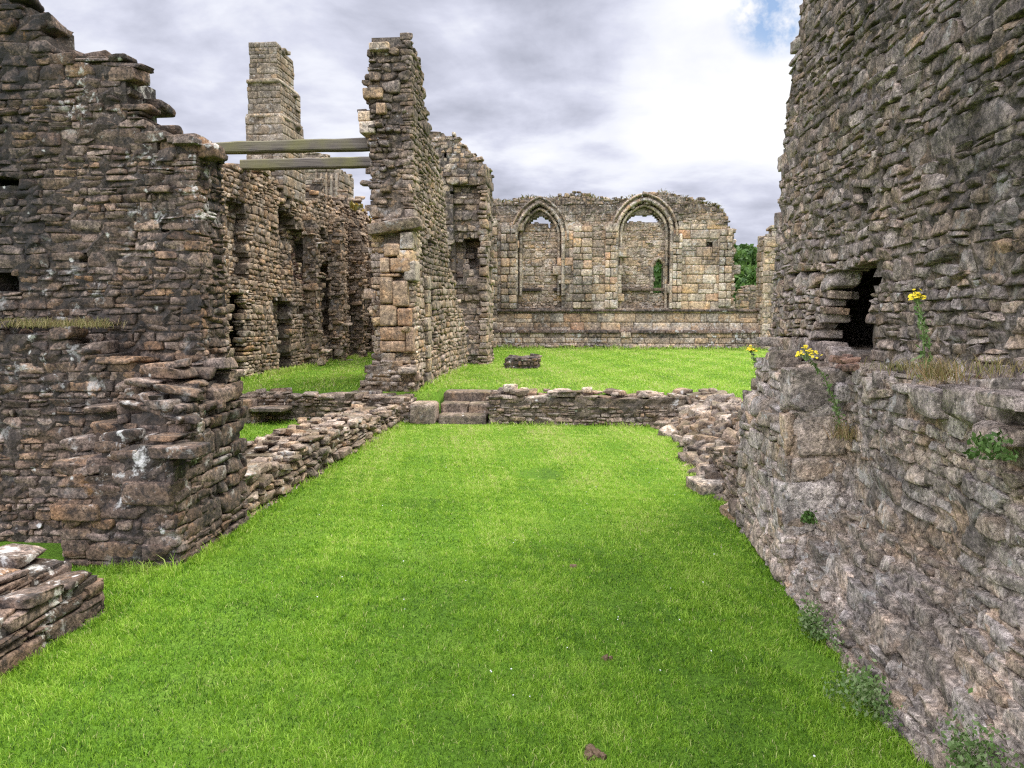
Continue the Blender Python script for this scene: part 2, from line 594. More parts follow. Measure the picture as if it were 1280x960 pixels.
GREY = [(.09, .066, .050), (.205, .150, .110), (.29, .225, .172), (.14, .105, .08), (.27, .18, .11)]
WARM = [(.22, .165, .11), (.38, .29, .19), (.47, .375, .265), (.31, .245, .175), (.44, .30, .17)]
PALE = [(.36, .285, .20), (.50, .41, .285), (.58, .50, .38), (.43, .34, .235), (.54, .395, .23)]
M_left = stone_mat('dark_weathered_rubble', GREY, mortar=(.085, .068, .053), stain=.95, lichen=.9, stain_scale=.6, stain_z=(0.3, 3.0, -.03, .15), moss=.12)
M_right = stone_mat('grey_rubble_near', [(.22, .18, .15), (.37, .31, .255), (.47, .40, .335), (.29, .24, .195), (.42, .33, .245)], mortar=(.20, .17, .135), stain=.72, lichen=.45, stain_scale=.45, stain_z=(1.2, 3.8, -.13, .10), bump=.8, moss=.1)
M_rightlow = stone_mat('limy_rubble_core', [(.31, .26, .21), (.48, .41, .33), (.58, .51, .43), (.38, .32, .26), (.54, .43, .31)], mortar=(.42, .36, .295), stain=.6, lichen=.6, stain_scale=1.5, bump=.8, moss=.5)
M_warm = stone_mat('buff_rubble', WARM, mortar=(.20, .165, .12), stain=.75, lichen=.35, stain_scale=.45)
M_tower = stone_mat('tower_rubble', [(.20, .155, .115), (.36, .285, .20), (.45, .37, .28), (.28, .22, .16), (.42, .31, .19)], mortar=(.22, .185, .14), stain=.8, lichen=.45, stain_scale=.6, stain_z=(1.0, 5.5, -.08, .1))
M_pale = stone_mat('pale_ashlar', PALE, mortar=(.30, .245, .175), stain=.8, lichen=.8, stain_scale=.8, bump=.4)
M_palerub = stone_mat('pale_rubble', [(.27, .21, .145), (.44, .355, .25), (.54, .46, .35), (.36, .28, .20), (.48, .35, .21)], mortar=(.30, .245, .175), stain=.85, lichen=.6, stain_scale=.6, stain_z=(4.3, 5.3, -.04, .22), moss=.6)
M_plinth = stone_mat('lichened_plinth', PALE, mortar=(.28, .23, .165), stain=.9, lichen=1.0, stain_scale=.9, bump=.4)
M_peach = stone_mat('peach_sandstone', [(.50, .34, .20), (.56, .42, .27), (.50, .32, .19), (.58, .46, .31)], mortar=(.3, .24, .17), stain=.55, lichen=.3, bump=.4, orange=.05)
M_rub = stone_mat('low_rubble', [(.17, .13, .095), (.32, .255, .19), (.42, .35, .27), (.25, .195, .145), (.36, .265, .175)], mortar=(.16, .13, .09), stain=.6, lichen=.7, stain_scale=1.6, moss=.6)
M_red = stone_mat('reddened_stone', [(.24, .14, .10), (.34, .22, .16), (.30, .18, .12)], stain=.7, lichen=.2)


def simple_mat(name, c0, c1, scale=12.0, rough=.9, bump=.3, dist=.01):
    m = bpy.data.materials.new(name)
    m.use_nodes = True
    nt = m.node_tree
    bs = nt.nodes['Principled BSDF']
    bs.inputs['Roughness'].default_value = rough
    bs.inputs['Specular IOR Level'].default_value = .2
    geo = N(nt, 'ShaderNodeNewGeometry')
    n = N(nt, 'ShaderNodeTexNoise', inp={'Scale': scale, 'Detail': 6.0, 'Roughness': .65})
    nt.links.new(geo.outputs['Position'], n.inputs['Vector'])
    r = ramp(nt, [(.3, c0), (.7, c1)])
    nt.links.new(n.outputs[0], r.inputs[0])
    nt.links.new(r.outputs[0], bs.inputs['Base Color'])
    b = N(nt, 'ShaderNodeBump', inp={'Strength': bump, 'Distance': dist})
    nt.links.new(n.outputs[0], b.inputs['Height'])
    nt.links.new(b.outputs[0], bs.inputs['Normal'])
    return m


def leaf_mat(name, cols, trans=.35, hue_noise=0.0):
    """colour picked per leaf or blade by the tone attribute; light comes through thin leaves"""
    m = bpy.data.materials.new(name)
    m.use_nodes = True
    nt = m.node_tree
    nt.nodes.clear()
    L = nt.links.new
    out = N(nt, 'ShaderNodeOutputMaterial')
    at = N(nt, 'ShaderNodeAttribute', attribute_name='tone')
    s = N(nt, 'ShaderNodeSeparateColor'); L(at.outputs['Color'], s.inputs[0])
    rp = ramp(nt, [(i / (len(cols) - 1), c) for i, c in enumerate(cols)])
    L(s.outputs[0], rp.inputs[0])
    d = N(nt, 'ShaderNodeBsdfPrincipled')
    d.inputs['Roughness'].default_value = .6
    d.inputs['Specular IOR Level'].default_value = .25
    t = N(nt, 'ShaderNodeBsdfTranslucent')
    L(rp.outputs[0], d.inputs['Base Color']); L(rp.outputs[0], t.inputs[0])
    mx = N(nt, 'ShaderNodeMixShader'); mx.inputs[0].default_value = trans
    L(d.outputs[0], mx.inputs[1]); L(t.outputs[0], mx.inputs[2]); L(mx.outputs[0], out.inputs[0])
    return m


# ---------------------------------------------------------------- ground
LZ = .42                    # the lawns behind the low wall lie this much higher


def ground_z(x, y):
    up = np.clip((y - 11.55 - .65 * ((x > -2.18) & (x < -1.28))) / .15, 0, 1)
    bank = np.clip((x - 1.75) / .2, 0, 1) * np.clip((y - 6.2) / .3, 0, 1) * np.clip((60 - y), 0, 1)
    behind = np.clip((x - 2.0) / .3, 0, 1) * .0
    z = LZ * np.maximum(np.maximum(up, bank), behind)
    z = z + .012 * sn(x, y, 5, 1.3) + .006 * sn(x, y, 6, 5.0)
    far = np.clip((np.hypot(x, y) - 90) / 300, 0, 1)
    return z + far * 5.0 * (.5 + .5 * sn(x, y, 8, .01))


def build_ground():
    gx = np.unique(np.concatenate([np.linspace(-12, 12, 241), np.array([-1500, -900, -500, -300, -200, -140, -100, -70, -50, -36, -26, -20, -16, -14, 14, 16, 20, 26, 36, 50, 70, 100, 140, 200, 300, 500, 900, 1500.])]))
    gy = np.unique(np.concatenate([np.linspace(-3, 30, 331), np.array([-300, -100, -40, -20, -10, -6, 33, 37, 42, 50, 60, 75, 95, 120, 160, 220, 300, 420, 600, 900, 1400, 2000.])]))
    X, Y = np.meshgrid(gx, gy, indexing='ij')
    Z = ground_z(X, Y)
    V = np.stack([X, Y, Z], axis=-1).reshape(-1, 3)
    a, b = len(gx), len(gy)
    i, j = np.meshgrid(np.arange(a - 1), np.arange(b - 1), indexing='ij')
    q = np.stack([i * b + j, (i + 1) * b + j, (i + 1) * b + j + 1, i * b + j + 1], axis=-1).reshape(-1, 4)
    m = bpy.data.materials.new('turf')
    m.use_nodes = True
    nt = m.node_tree
    bs = nt.nodes['Principled BSDF']
    bs.inputs['Roughness'].default_value = .95
    bs.inputs['Specular IOR Level'].default_value = .1
    geo = N(nt, 'ShaderNodeNewGeometry')

    def noise(sc, de=5.0):
        n = N(nt, 'ShaderNodeTexNoise', inp={'Scale': sc, 'Detail': de, 'Roughness': .65})
        nt.links.new(geo.outputs['Position'], n.inputs['Vector'])
        return n.outputs[0]
    r1 = ramp(nt, [(.3, (.05, .10, .010)), (.5, (.085, .165, .014)), (.7, (.14, .22, .03))])
    nt.links.new(noise(1.1), r1.inputs[0])
    r2 = ramp(nt, [(.3, .5), (.5, 1.0), (.7, 1.4)])
    nt.links.new(noise(45), r2.inputs[0])
    c = mixc(nt, r1.outputs[0], r2.outputs[0], .9, 'MULTIPLY')
    r3 = ramp(nt, [(.66, 0.0), (.74, 1.0)])
    nt.links.new(noise(3.2), r3.inputs[0])
    c = mixc(nt, c, (.16, .11, .06), mth(nt, 'MULTIPLY', r3.outputs[0], .6))
    nt.links.new(c, bs.inputs['Base Color'])
    b = N(nt, 'ShaderNodeBump', inp={'Strength': .6, 'Distance': .03})
    nt.links.new(noise(60), b.inputs['Height'])
    nt.links.new(b.outputs[0], bs.inputs['Normal'])
    g = mesh_obj('ground', V, q, [m])
    tag(g, 'mown green lawn between the ruined walls', kind='structure')


build_ground()


def blades(P, hgt, wid, lean, tone, rs, seg=2):
    """grass blades rooted at P: two quads each, bending over"""
    n = len(P)
    a = rs.uniform(0, 6.283, n)
    d = np.stack([np.cos(a), np.sin(a), np.zeros(n)], axis=1)
    b = rs.uniform(0, 6.283, n)
    w = np.stack([np.cos(b), np.sin(b), np.zeros(n)], axis=1)
    up = np.array([0, 0, 1.])[None]
    h = hgt[:, None]; l = lean[:, None] * h; wd = wid[:, None]
    c0 = P
    c1 = P + up * h * .6 + d * l * .35
    c2 = P + up * h * (1 - .25 * lean[:, None]) + d * l
    V = np.stack([c0 - w * wd / 2, c0 + w * wd / 2, c1 + w * wd * .42, c1 - w * wd * .42, c2 + w * wd * .08, c2 - w * wd * .08], axis=1)
    k = np.arange(n)[:, None] * 6
    Q = np.concatenate([k + np.array([[0, 1, 2, 3]]), k + np.array([[3, 2, 4, 5]])], axis=0)
    return V.reshape(-1, 3), Q, np.repeat(tone, 6, axis=0)


M_grass = leaf_mat('grass_blade', [(.024, .066, .007), (.115, .245, .014), (.255, .435, .030), (.40, .54, .085), (.50, .47, .20)], .4)


def patchy(x, y):
    return .5 + .5 * np.clip(.55 * sn(x, y, 31, 1.1) + .35 * sn(x, y, 32, 3.0) + .45 * sn(x, y, 33, 8.0), -1, 1)


def build_soil():
    m_ = simple_mat('bare_earth', (.09, .055, .03), (.22, .15, .09), 60, .95, .8, .02)
    lab = ['small brown bare patch in the right half of the near lawn', 'tiny dark bare patch right of the middle of the lawn', 'brown bare patch at the bottom of the view']
    for i, (x, y, r_) in enumerate((bare[0], bare[1], bare[2])):
        m = Masonry(300 + i)
        for q in range(14):
            a, d = m.rs.uniform(0, 6.28), r_ * m.rs.uniform(0, .8)
            w = r_ * m.rs.uniform(.15, .4)
            px, py = x + d * math.cos(a), y + d * math.sin(a)
            z = float(ground_z(np.array(px), np.array(py)))
            m.block((px - w, py - w, z - .012), (px + w, py + w, z + m.rs.uniform(.008, .022)), 5, 0, a, style='round')
        o = m.build('soil_patch', [m_])
        tag(o, lab[i], 'bare earth', 'bare patches in the lawn')


def build_grass():
    rs = np.random.RandomState(3)
    VV, QQ, TT = [], [], []
    off = 0
    # (x0, x1, y0, y1, blades per square metre, height, width)
    zones = [(-2.75, 1.6, 1.6, 3.6, 30000, .025, .0030), (-3.4, 1.55, 3.6, 5.2, 22000, .025, .0036), (-2.6, 1.4, 5.2, 7.6, 13000, .024, .005),
             (-2.7, 1.5, 7.6, 11.3, 7000, .027, .007), (-6.0, -3.2, 7.5, 11.2, 1500, .036, .012),
             (-2.6, 6.8, 11.75, 18, 1500, .034, .012), (-3.4, 8.0, 18, 27, 700, .034, .018), (-6.3, -3.2, 11.7, 22.6, 900, .034, .015),
             (1.95, 5.0, 6.3, 11.75, 1200, .034, .012), (-5.2, -2.62, 3.85, 4.7, 9000, .035, .005),
             (-6.18, -5.9, 11.8, 22.6, 900, .10, .016), (-6.2, -3.3, 22.4, 22.8, 500, .10, .018), (-2.56, -2.40, 12, 17.5, 900, .09, .014), (-3.2, 7, 26.25, 26.6, 350, .12, .025),
             (-1.3, 1.2, 11.12, 11.26, 1800, .07, .009), (-4.7, -2.6, 11.15, 11.3, 1200, .07, .010), (-2.66, -2.52, 5.8, 11.2, 2600, .06, .007), (-1.3, 1.9, 11.72, 11.9, 1200, .07, .010), (-2.6, -2.1, 11.5, 11.9, 4000, .05, .009), (-3.1, -2.5, 4.5, 4.66, 5000, .06, .005), (-2.56, -2.46, 4.7, 5.75, 5000, .05, .005)]
    for (x0, x1, y0, y1, den, hh, ww) in zones:
        n = int((x1 - x0) * (y1 - y0) * den)
        x = rs.uniform(x0, x1, n); y = rs.uniform(y0, y1, n)
        p = patchy(x, y)
        tuft = .5 + .5 * np.clip(1.3 * sn(x, y, 40, 9) + .8 * sn(x, y, 41, 26), -1, 1)
        dist = np.hypot(x, y)
        keep = rs.rand(n) < .5 + .5 * tuft
        keep &= ~((x > -2.11) & (x < -1.33) & (y > 11.15) & (y < 12.15))
        # bare scuffs
        for (bx, by, br) in bare:
            dd = np.hypot((x - bx), (y - by) * .8) / br
            keep &= (dd > 1) | (rs.rand(n) < .12)
        x, y, p, tuft, dist = (a[keep] for a in (x, y, p, tuft, dist))
        n = len(x)
        edge = np.maximum(0, 1 - np.abs(x - 1.22) / .14) + np.maximum(0, 1 - np.abs(x + 2.58) / .1)
        h = hh * rs.uniform(.4, 1.3, n) * (.6 + .65 * tuft) * (1 + .9 * edge * rs.rand(n))
        w = ww * rs.uniform(.7, 1.3, n)
        # sward colour: paler and yellower further up the lawn, deep green by the camera
        yel = np.clip((dist - 3.5) / 6, 0, 1) * .25
        t = np.zeros((n, 4)); t[:, 3] = 1
        t[:, 0] = np.clip(.335 + yel + .36 * (p - .5) + .07 * np.exp(-((x + .35 + .2 * np.sin(y * .7)) / .75) ** 2) + .34 * (tuft - .5) + rs.normal(0, .16, n), 0, 1)
        dry = rs.rand(n) < .035
        t[dry, 0] = rs.uniform(.85, 1, dry.sum())
        P = np.stack([x, y, ground_z(x, y) - .003], axis=1)
        V, Q, T = blades(P, h, w, rs.uniform(.15, 1.0, n), t, rs)
        VV.append(V); QQ.append(Q + off); TT.append(T); off += len(V)
    o = mesh_obj('grass', np.concatenate(VV), np.concatenate(QQ), [M_grass], T=np.concatenate(TT))
    tag(o, 'short bright green grass of the lawns', kind='stuff')
    # clover heads, too many and too small to count
    n = 220
    x = rs.uniform(-2.2, 1.0, n); y = rs.uniform(2.6, 9.5, n)
    k = rs.rand(n) < np.clip(.25 + sn(x, y, 51, 1.6), 0.03, 1)
    x, y = x[k], y[k]
    m = Masonry(5)
    n = len(x)
    hs = rs.uniform(.002, .0038, n)
    m.stones(np.stack([x, y, ground_z(x, y) + rs.uniform(.035, .05, n)], axis=1), np.tile(np.eye(3), (n, 1, 1)), np.stack([hs, hs, hs * .8], axis=1), m.tones(n), 2)
    o = m.build('clover', [simple_mat('clover_white', (.55, .55, .48), (.75, .75, .68), 80)], base=(0, 0, 0))
    tag(o, 'tiny white clover heads scattered through the lawn', kind='stuff')


bare = [onZ(758, 822, 0) + (.028,), onZ(718, 708, 0) + (.03,), onZ(745, 945, 0) + (.05,), onZ(728, 815, 0) + (.04,), onZ(675, 592, 0) + (.22,), onZ(885, 850, 0) + (.05,), onZ(1010, 830, 0) + (.13,)]
build_soil()
build_grass()


# ---------------------------------------------------------------- near wall on the left with its broken buttress
def tops(pts, Y, base=.02):
    return prof([(onY(u, v, Y)[0], onY(u, v, Y)[1]) for u, v in pts])


def box_faces(m, x0, x1, y0, y1, z0, hf, faces='front right', cell=.07, rec=.016, mat=0, df=None, top=True, **kw):
    """a masonry block: s runs along +X on its camera side; hf is a function of world x"""
    L, T = x1 - x0, y1 - y0
    f = lambda s: hf(s + x0) if callable(hf) else np.full_like(np.asarray(s, float), hf)
    m.core((x0 + rec, y0, 0), (1, 0, 0), (0, -1, 0), L - 2 * rec, z0, lambda s: f(np.asarray(s) + rec), T, df, cell, rec, mat=mat)
    if 'front' in faces:
        m.face((x0, y0, 0), (1, 0, 0), (0, -1, 0), L, z0, f, df, mat=mat, **kw)
    if 'right' in faces:
        h1 = float(f(np.array([L - .05]))[0])
        m.face((x1, y0, 0), (0, 1, 0), (1, 0, 0), T, z0, lambda s: np.full_like(np.asarray(s, float), h1), mat=mat, **kw)
    if 'left' in faces:
        h0 = float(f(np.array([.05]))[0])
        m.face((x0, y1, 0), (0, -1, 0), (-1, 0, 0), T, z0, lambda s: np.full_like(np.asarray(s, float), h0), mat=mat, **kw)
    if top:
        m.top((x0, y0, 0), (1, 0, 0), (0, -1, 0), L, f, T, mat=mat, k=kw.get('k', 4))


def left_wall():
    m = Masonry(11)
    Y0 = 5.40
    pts = [(-60, -40), (0, -5), (30, 0), (44, 25), (56, 50), (66, 60), (100, 64), (126, 78), (150, 84), (157, 118), (172, 150), (190, 163), (205, 190), (213, 182), (232, 178), (246, 178), (264, 186), (284, 206)]
    hf = tops(pts, Y0)
    holes = []
    for (u0, v0, u1, v1, d) in ((-20, 222, 20, 238, .28), (-20, 335, 16, 361, .3), (97, 321, 110, 333, .2), (236, 386, 250, 396, .12), (196, 280, 204, 288, .06), (120, 455, 126, 462, .1)):
        xa, za = onY(u0, v1, Y0); xb, zb = onY(u1, v0, Y0)
        holes.append((xa, xb, za, zb, d))
    x0, x1 = -9.0, -2.72

    def df(s, z):
        x = np.asarray(s) + x0
        d = np.zeros_like(x)
        for (a, b, c, e, q) in holes:
            d = np.where((x > a) & (x < b) & (z > c) & (z < e), q, d)
        return d
    kw = dict(ch=(.042, .085), asp=(1.3, 3.4), k=6, skip=.1, prot=.007, gap=.003, tilt=.045, split=.2, seed=3)
    box_faces(m, x0, x1, Y0, Y0 + .42, 0, hf, 'front right', df=df, **kw)
    # upper set-back part seen over the broken shoulder
    # lower thickening under the grassy set-off
    h2 = prof([(-9, 1.56), (-3.75, 1.53), (-3.45, 1.42), (-3.2, 1.33), (-2.95, 1.25), (-2.64, 1.16)])
    box_faces(m, -9.0, -2.63, 5.13, 5.45, 0, h2, 'front right', **kw)
    # buttress and its ruined upper tiers
    h3 = prof([(-3.38, .55), (-3.2, .62), (-3.0, .70), (-2.85, .80), (-2.575, .80)])
    box_faces(m, -3.36, -2.575, 4.64, 5.2, 0, h3, 'front right left', **dict(kw, ch=(.07, .13), asp=(1.4, 3.2)))
    h4 = prof([(-3.25, .8), (-3.0, .98), (-2.8, 1.1), (-2.6, 1.02)])
    box_faces(m, -3.22, -2.60, 4.86, 5.3, .45, h4, 'front right left', **dict(kw, ch=(.045, .09), prot=.03, tilt=.09))
    # its lawn side: one plane from the front corner back to the wall, top sloping up where it was torn off
    hy = prof([(0, .82), (.25, .84), (.45, .98), (.7, 1.12), (.9, 1.26), (1.1, 1.22)])
    m.core((-2.60, 4.70, 0), (0, 1, 0), (1, 0, 0), 1.02, 0, hy, .5, None, .07, .02)
    m.face((-2.58, 4.66, 0), (0, 1, 0), (1, 0, 0), 1.1, 0, hy, **dict(kw, ch=(.055, .12)))
    m.top((-2.58, 4.66, 0), (0, 1, 0), (1, 0, 0), 1.1, hy, .4, k=6, size=(.14, .28))
    # slabs lying on the broken shoulder
    rs = np.random.RandomState(4)
    for i in range(22):
        x = rs.uniform(-3.3, -2.72); y = rs.uniform(4.7, 5.3)
        z = .62 + (y - 4.7) * 1.05 + rs.uniform(-.04, .04) + (.12 if x > -3.0 else -.05)
        w, d, h = rs.uniform(.07, .17), rs.uniform(.06, .12), rs.uniform(.02, .05)
        m.block((x - w, y - d, z - h), (x + w, y + d, z + h), 5, 0, rs.uniform(-.5, .5), rs.uniform(-.2, .2), style='rubble')
    # big squared stones of the buttress front, and rounded ones on the crest
    for (u0, v0, u1, v1) in ((150, 604, 212, 632), (184, 560, 242, 574), (60, 632, 120, 652)):
        xa, za = onY(u0, v1, 4.6); xb, zb = onY(u1, v0, 4.6)
        m.block((xa, 4.60, za), (xb, 4.85, zb), 6)
    for (u, v, r_) in ((247, 184, .06), (236, 178, .045), (262, 190, .05), (20, 2, .07), (215, 186, .05)):
        x, z = onY(u, v, 5.5)
        m.block((x - r_ * 1.4, 5.42, z - r_), (x + r_ * 1.4, 5.62, z + r_), 5, tone=.95, style='round')
    o = m.build('ruined_wall', [M_left])
    tag(o, 'tall dark rubble wall at the left edge with a broken buttress at its foot', 'wall')
    return o


W_left = left_wall()


# ---------------------------------------------------------------- low wall stub, bottom left
def corner_stub():
    m = Masonry(12)
    kw = dict(ch=(.045, .085), asp=(1.8, 4.2), k=7, prot=.010, gap=.005, tilt=.05, split=.2, depth=.24)
    # wall along Y: its lawn face looks to +X, its end looks back along +Y
    f = lambda s: np.full_like(np.asarray(s, float), .27)
    L = 3.1
    m.core((-2.6, .85, 0), (0, 1, 0), (1, 0, 0), L - .04, 0, f, 1.3, None, .06, .03)
    m.face((-2.6, .85, 0), (0, 1, 0), (1, 0, 0), L, 0, f, **kw)
    m.face((-2.6, .85 + L, 0), (-1, 0, 0), (0, 1, 0), 1.3, 0, f, **kw)
    m.top((-2.6, .85, 0), (0, 1, 0), (1, 0, 0), L, f, 1.3, size=(.14, .30), th=(.04, .06), k=7, rows=6, jit=.012)
    rs = np.random.RandomState(2)
    box_faces(m, -4.4, -2.80, 3.42, 3.93, .18, lambda x: np.where(np.asarray(x) < -3.0, .40, .34), 'front right', **dict(kw, ch=(.05, .09)))
    o = m.build('low_wall', [M_left])
    tag(o, 'knee-high stone wall stub in the bottom left corner', 'wall')


corner_stub()


# ---------------------------------------------------------------- near wall on the right
def right_wall():
    m = Masonry(21)
    y0 = .6
    # upper wall
    XU = 1.66
    yb, _ = onX(962, 430, XU)
    P = [(y0, 5.6), (5.4, 5.5), (5.75, 5.2), (5.98, 4.7)]
    for (u, v) in ((1000, 0), (992, 60), (984, 120), (976, 200), (972, 260), (966, 330), (962, 420)):
        P.append(onX(u, v, XU))
    P = sorted(P)
    P.append((P[-1][0] + .1, .9))
    hw = prof(P)
    hf = lambda s: hw(np.asarray(s) + y0)
    L = P[-1][0] - y0
    holes = []
    for (u0, v0, u1, v1, d) in ((975, 345, 1086, 446, .95), (990, 336, 1086, 372, .95), (1072, 236, 1083, 262, .12), (1100, 215, 1110, 226, .05)):
        ya, za = onX(u1, v1, XU); yb_, zb = onX(u0, v0, XU)
        holes.append((ya, yb_, za, zb, d))

    def df(s, z):
        y = np.asarray(s) + y0
        wob = .05 * np.sin(z * 23 + 1) + .03 * np.sin(z * 51)
        d = np.zeros_like(y)
        for (a, b, c, e, q) in holes:
            d = np.where((y > a + wob * .5) & (y < b + wob) & (z > c) & (z < e), q, d)
        return d
    ho = [onX(u, v, XU) for u, v in ((1084, 446), (1023, 446), (1021, 395), (1034, 372), (1038, 340), (1084, 340))]

    def dfF(s, z):
        # the face closes over the hollow behind it except for a ragged slot
        y = np.asarray(s) + y0; z = np.asarray(z)
        d = df(s, z)
        d = np.where(d > .3, 0.0, d)
        ya, yb1, yb2 = ho[0][0], ho[2][0], ho[3][0]
        zlo, zm, zhi = ho[0][1], ho[3][1], ho[4][1]
        right = np.where(z < zm - .12, yb1 - .06, yb2) + .03 * np.sin(z * 31)
        return np.where((y > ya + .02 * np.sin(z * 27)) & (y < right) & (z > zlo - .03) & (z < zhi), np.inf, d)
    kw = dict(ch=(.045, .10), asp=(1.2, 3.2), k=7, skip=.3, prot=.008, gap=.003, tilt=.08, warp=.06, split=.28, seed=8, depth=.18)
    m.core((XU, y0, 0), (0, 1, 0), (-1, 0, 0), L - .05, 0, hf, 1.75, df, .05, .018, .008)
    m.face((XU, y0, 0), (0, 1, 0), (-1, 0, 0), L, 1.2, hf, dfF, **kw)
    m.top((XU, y0, 0), (0, 1, 0), (-1, 0, 0), 5.3, hf, .85, k=5)
    # lower wall, near length: rough limy core, battered out to the grass
    XL = 1.54
    h1 = prof([(.6, 1.5), (2.1, 1.47), (2.6, 1.40), (3.2, 1.36), (4.7, 1.33)])
    f1 = lambda s: h1(np.asarray(s) + y0)

    def d1(s, z):
        return -.31 * np.clip(1 - np.asarray(z) / .62, 0, 1) - .13 * np.clip((2.7 - (np.asarray(s) + y0)) * 2, 0, 1) * (np.asarray(z) > .95) + .03 * sn(s, z, 66, 4)
    m.core((XL, y0, 0), (0, 1, 0), (-1, 0, 0), 4.1, 0, f1, .6, d1, .035, .016, .008, mat=1)
    m.face((XL, y0, 0), (0, 1, 0), (-1, 0, 0), 4.1, 0, f1, d1, mat=1, **dict(kw, ch=(.05, .12), asp=(1.0, 2.8), tilt=.10, prot=.012, warp=.08, split=.3, keep=.94, gap=.006, depth=.13))
    m.top((XL, y0, 0), (0, 1, 0), (-1, 0, 0), 4.1, f1, .3, size=(.12, .3), th=(.04, .09), k=6, mat=1, rows=2)
    # a rougher course of big stones under the ledge near the right edge of the view
    for (u0, v0, u1, v1, xo) in ((1130, 480, 1166, 525, 1.47), (1168, 478, 1212, 535, 1.46), (1212, 524, 1250, 560, 1.44), (1218, 486, 1262, 518, 1.42)):
        ya, za = onX(u1, v1, xo); yb_, zb = onX(u0, v0, xo)
        m.block((xo, min(ya, yb_), za), (xo + .2, max(ya, yb_), zb), 7, 0, 0, 0, tone=.35, style='rubble')
    # far block of the lower wall stands proud
    f2 = lambda s: prof([(0, 1.30), (.5, 1.27), (.9, 1.34), (1.3, 1.36)])(s)
    X2 = 1.21
    d2 = lambda s, z: .10 * np.clip((np.asarray(z) - .95) * 6, 0, 1)
    m.core((X2, 4.66, 0), (0, 1, 0), (-1, 0, 0), 1.30, 0, f2, .75, d2, .05, .03, .012, mat=1)
    m.face((X2, 4.66, 0), (0, 1, 0), (-1, 0, 0), 1.33, 0, f2, d2, mat=1, **dict(kw, prot=.010, tilt=.08, ch=(.06, .13)))
    f3 = lambda s: np.full_like(np.asarray(s, float), 1.28)
    m.face((1.58, 4.64, 0), (-1, 0, 0), (0, -1, 0), .37, .2, f3, mat=1, **dict(kw, ch=(.1, .24), asp=(1.0, 2.0), tilt=.05))
    m.top((X2 + .11, 4.66, 0), (0, 1, 0), (-1, 0, 0), 1.24, f2, .4, size=(.15, .35), th=(.04, .08), k=6, mat=1, rows=3)
    o = m.build('ruined_wall', [M_right, M_rightlow])
    tag(o, 'massive grey rubble wall filling the right edge, with a ledge and a dark hole', 'wall')
    # reddened stones under the hole
    r_ = Masonry(22)
    rs = np.random.RandomState(8)
    for i in range(8):
        y = rs.uniform(4.45, 5.05); x = rs.uniform(1.45, 1.7); z = 1.345 + rs.uniform(-.02, .03)
        r_.block((x - .05, y - .055, z - .02), (x + .05, y + .055, z + .02), 5, 0, rs.uniform(-.6, .6), rs.uniform(-.15, .15), style='rubble')
    c = r_.build('broken_brickwork', [M_red], o)
    c['label'] = 'reddish broken stones below the dark hole'
    return o


W_right = right_wall()


# ---------------------------------------------------------------- low walls round the grass room
def kerb_left():
    m = Masonry(31)
    y0, y1 = 5.72, 11.25
    h = prof([(0, .36), (.8, .34), (1.0, .28), (1.5, .36), (2.4, .37), (3.2, .34), (4.2, .30), (5.6, .25)])
    L = y1 - y0
    kw = dict(ch=(.05, .10), asp=(1.4, 3.6), k=5, prot=.025, gap=.012, tilt=.09, split=.2)
    m.core((-2.63, y0, 0), (0, 1, 0), (1, 0, 0), L, 0, h, .7, None, .07, .05)
    m.face((-2.63, y0, 0), (0, 1, 0), (1, 0, 0), L, 0, h, **kw)
    m.top((-2.63, y0, 0), (0, 1, 0), (1, 0, 0), L, h, .7, size=(.10, .24), th=(.035, .07), k=5, rows=6, jit=.025)
    rs = np.random.RandomState(5)
    for i in range(40):
        y = rs.uniform(y0, y1); x = rs.uniform(-3.3, -2.66); w = rs.uniform(.03, .08)
        z = float(h(y - y0)) + .02
        m.block((x - w, y - w, z - w * .4), (x + w, y + w, z + w * .45), 5, 0, rs.uniform(0, 3), rs.uniform(-.2, .2), style='rubble')
    o = m.build('low_wall', [M_rub])
    tag(o, 'low crumbling rubble wall along the left side of the front lawn', 'wall')


kerb_left()


def cross_left():
    m = Masonry(32)
    kw = dict(ch=(.05, .10), asp=(1.4, 3.6), k=4, prot=.02, gap=.012, tilt=.06)
    hf = lambda x: .41 + .02 * np.sin(np.asarray(x) * 5)
    box_faces(m, -8.0, -2.52, 11.3, 11.8, 0, hf, 'front right', **kw)
    box_faces(m, -8.0, -4.75, 11.0, 11.3, 0, lambda x: np.full_like(np.asarray(x, float), .22), 'front right', **kw)
    m.block((-5.1, 10.95, 0), (-4.85, 11.3, .36), 5)
    m.block((-4.85, 10.9, .19), (-4.3, 11.3, .25), 5)
    o = m.build('low_wall', [M_rub])
    tag(o, 'low cross wall with a bench step left of the tall wall fragment', 'wall')
    b = Masonry(33)
    b.block((-2.50, 11.15, -.02), (-2.12, 11.6, .31), 6)
    c = b.build('footing_block', [M_rub])
    tag(c, 'squared stone block standing just left of the steps', 'stone block')


cross_left()


def steps():
    root = empty('stone_steps', (-1.72, 11.5, 0))
    tag(root, 'three worn stone steps through the low cross wall', 'steps')
    for i in range(3):
        b = Masonry(40 + i)
        y = 11.22 + .30 * i
        x = -2.10
        while x < -1.36:
            w = min(.74, -1.34 - x) if i != 1 else min(.42, -1.34 - x)
            b.block((x, y, .14 * i - .04), (x + w - .006, y + .45, .14 * (i + 1)), 7, tone=.05 + .25 * b.rs.rand())
            x += w + .004
        b.build('step', [M_rub], root)


steps()


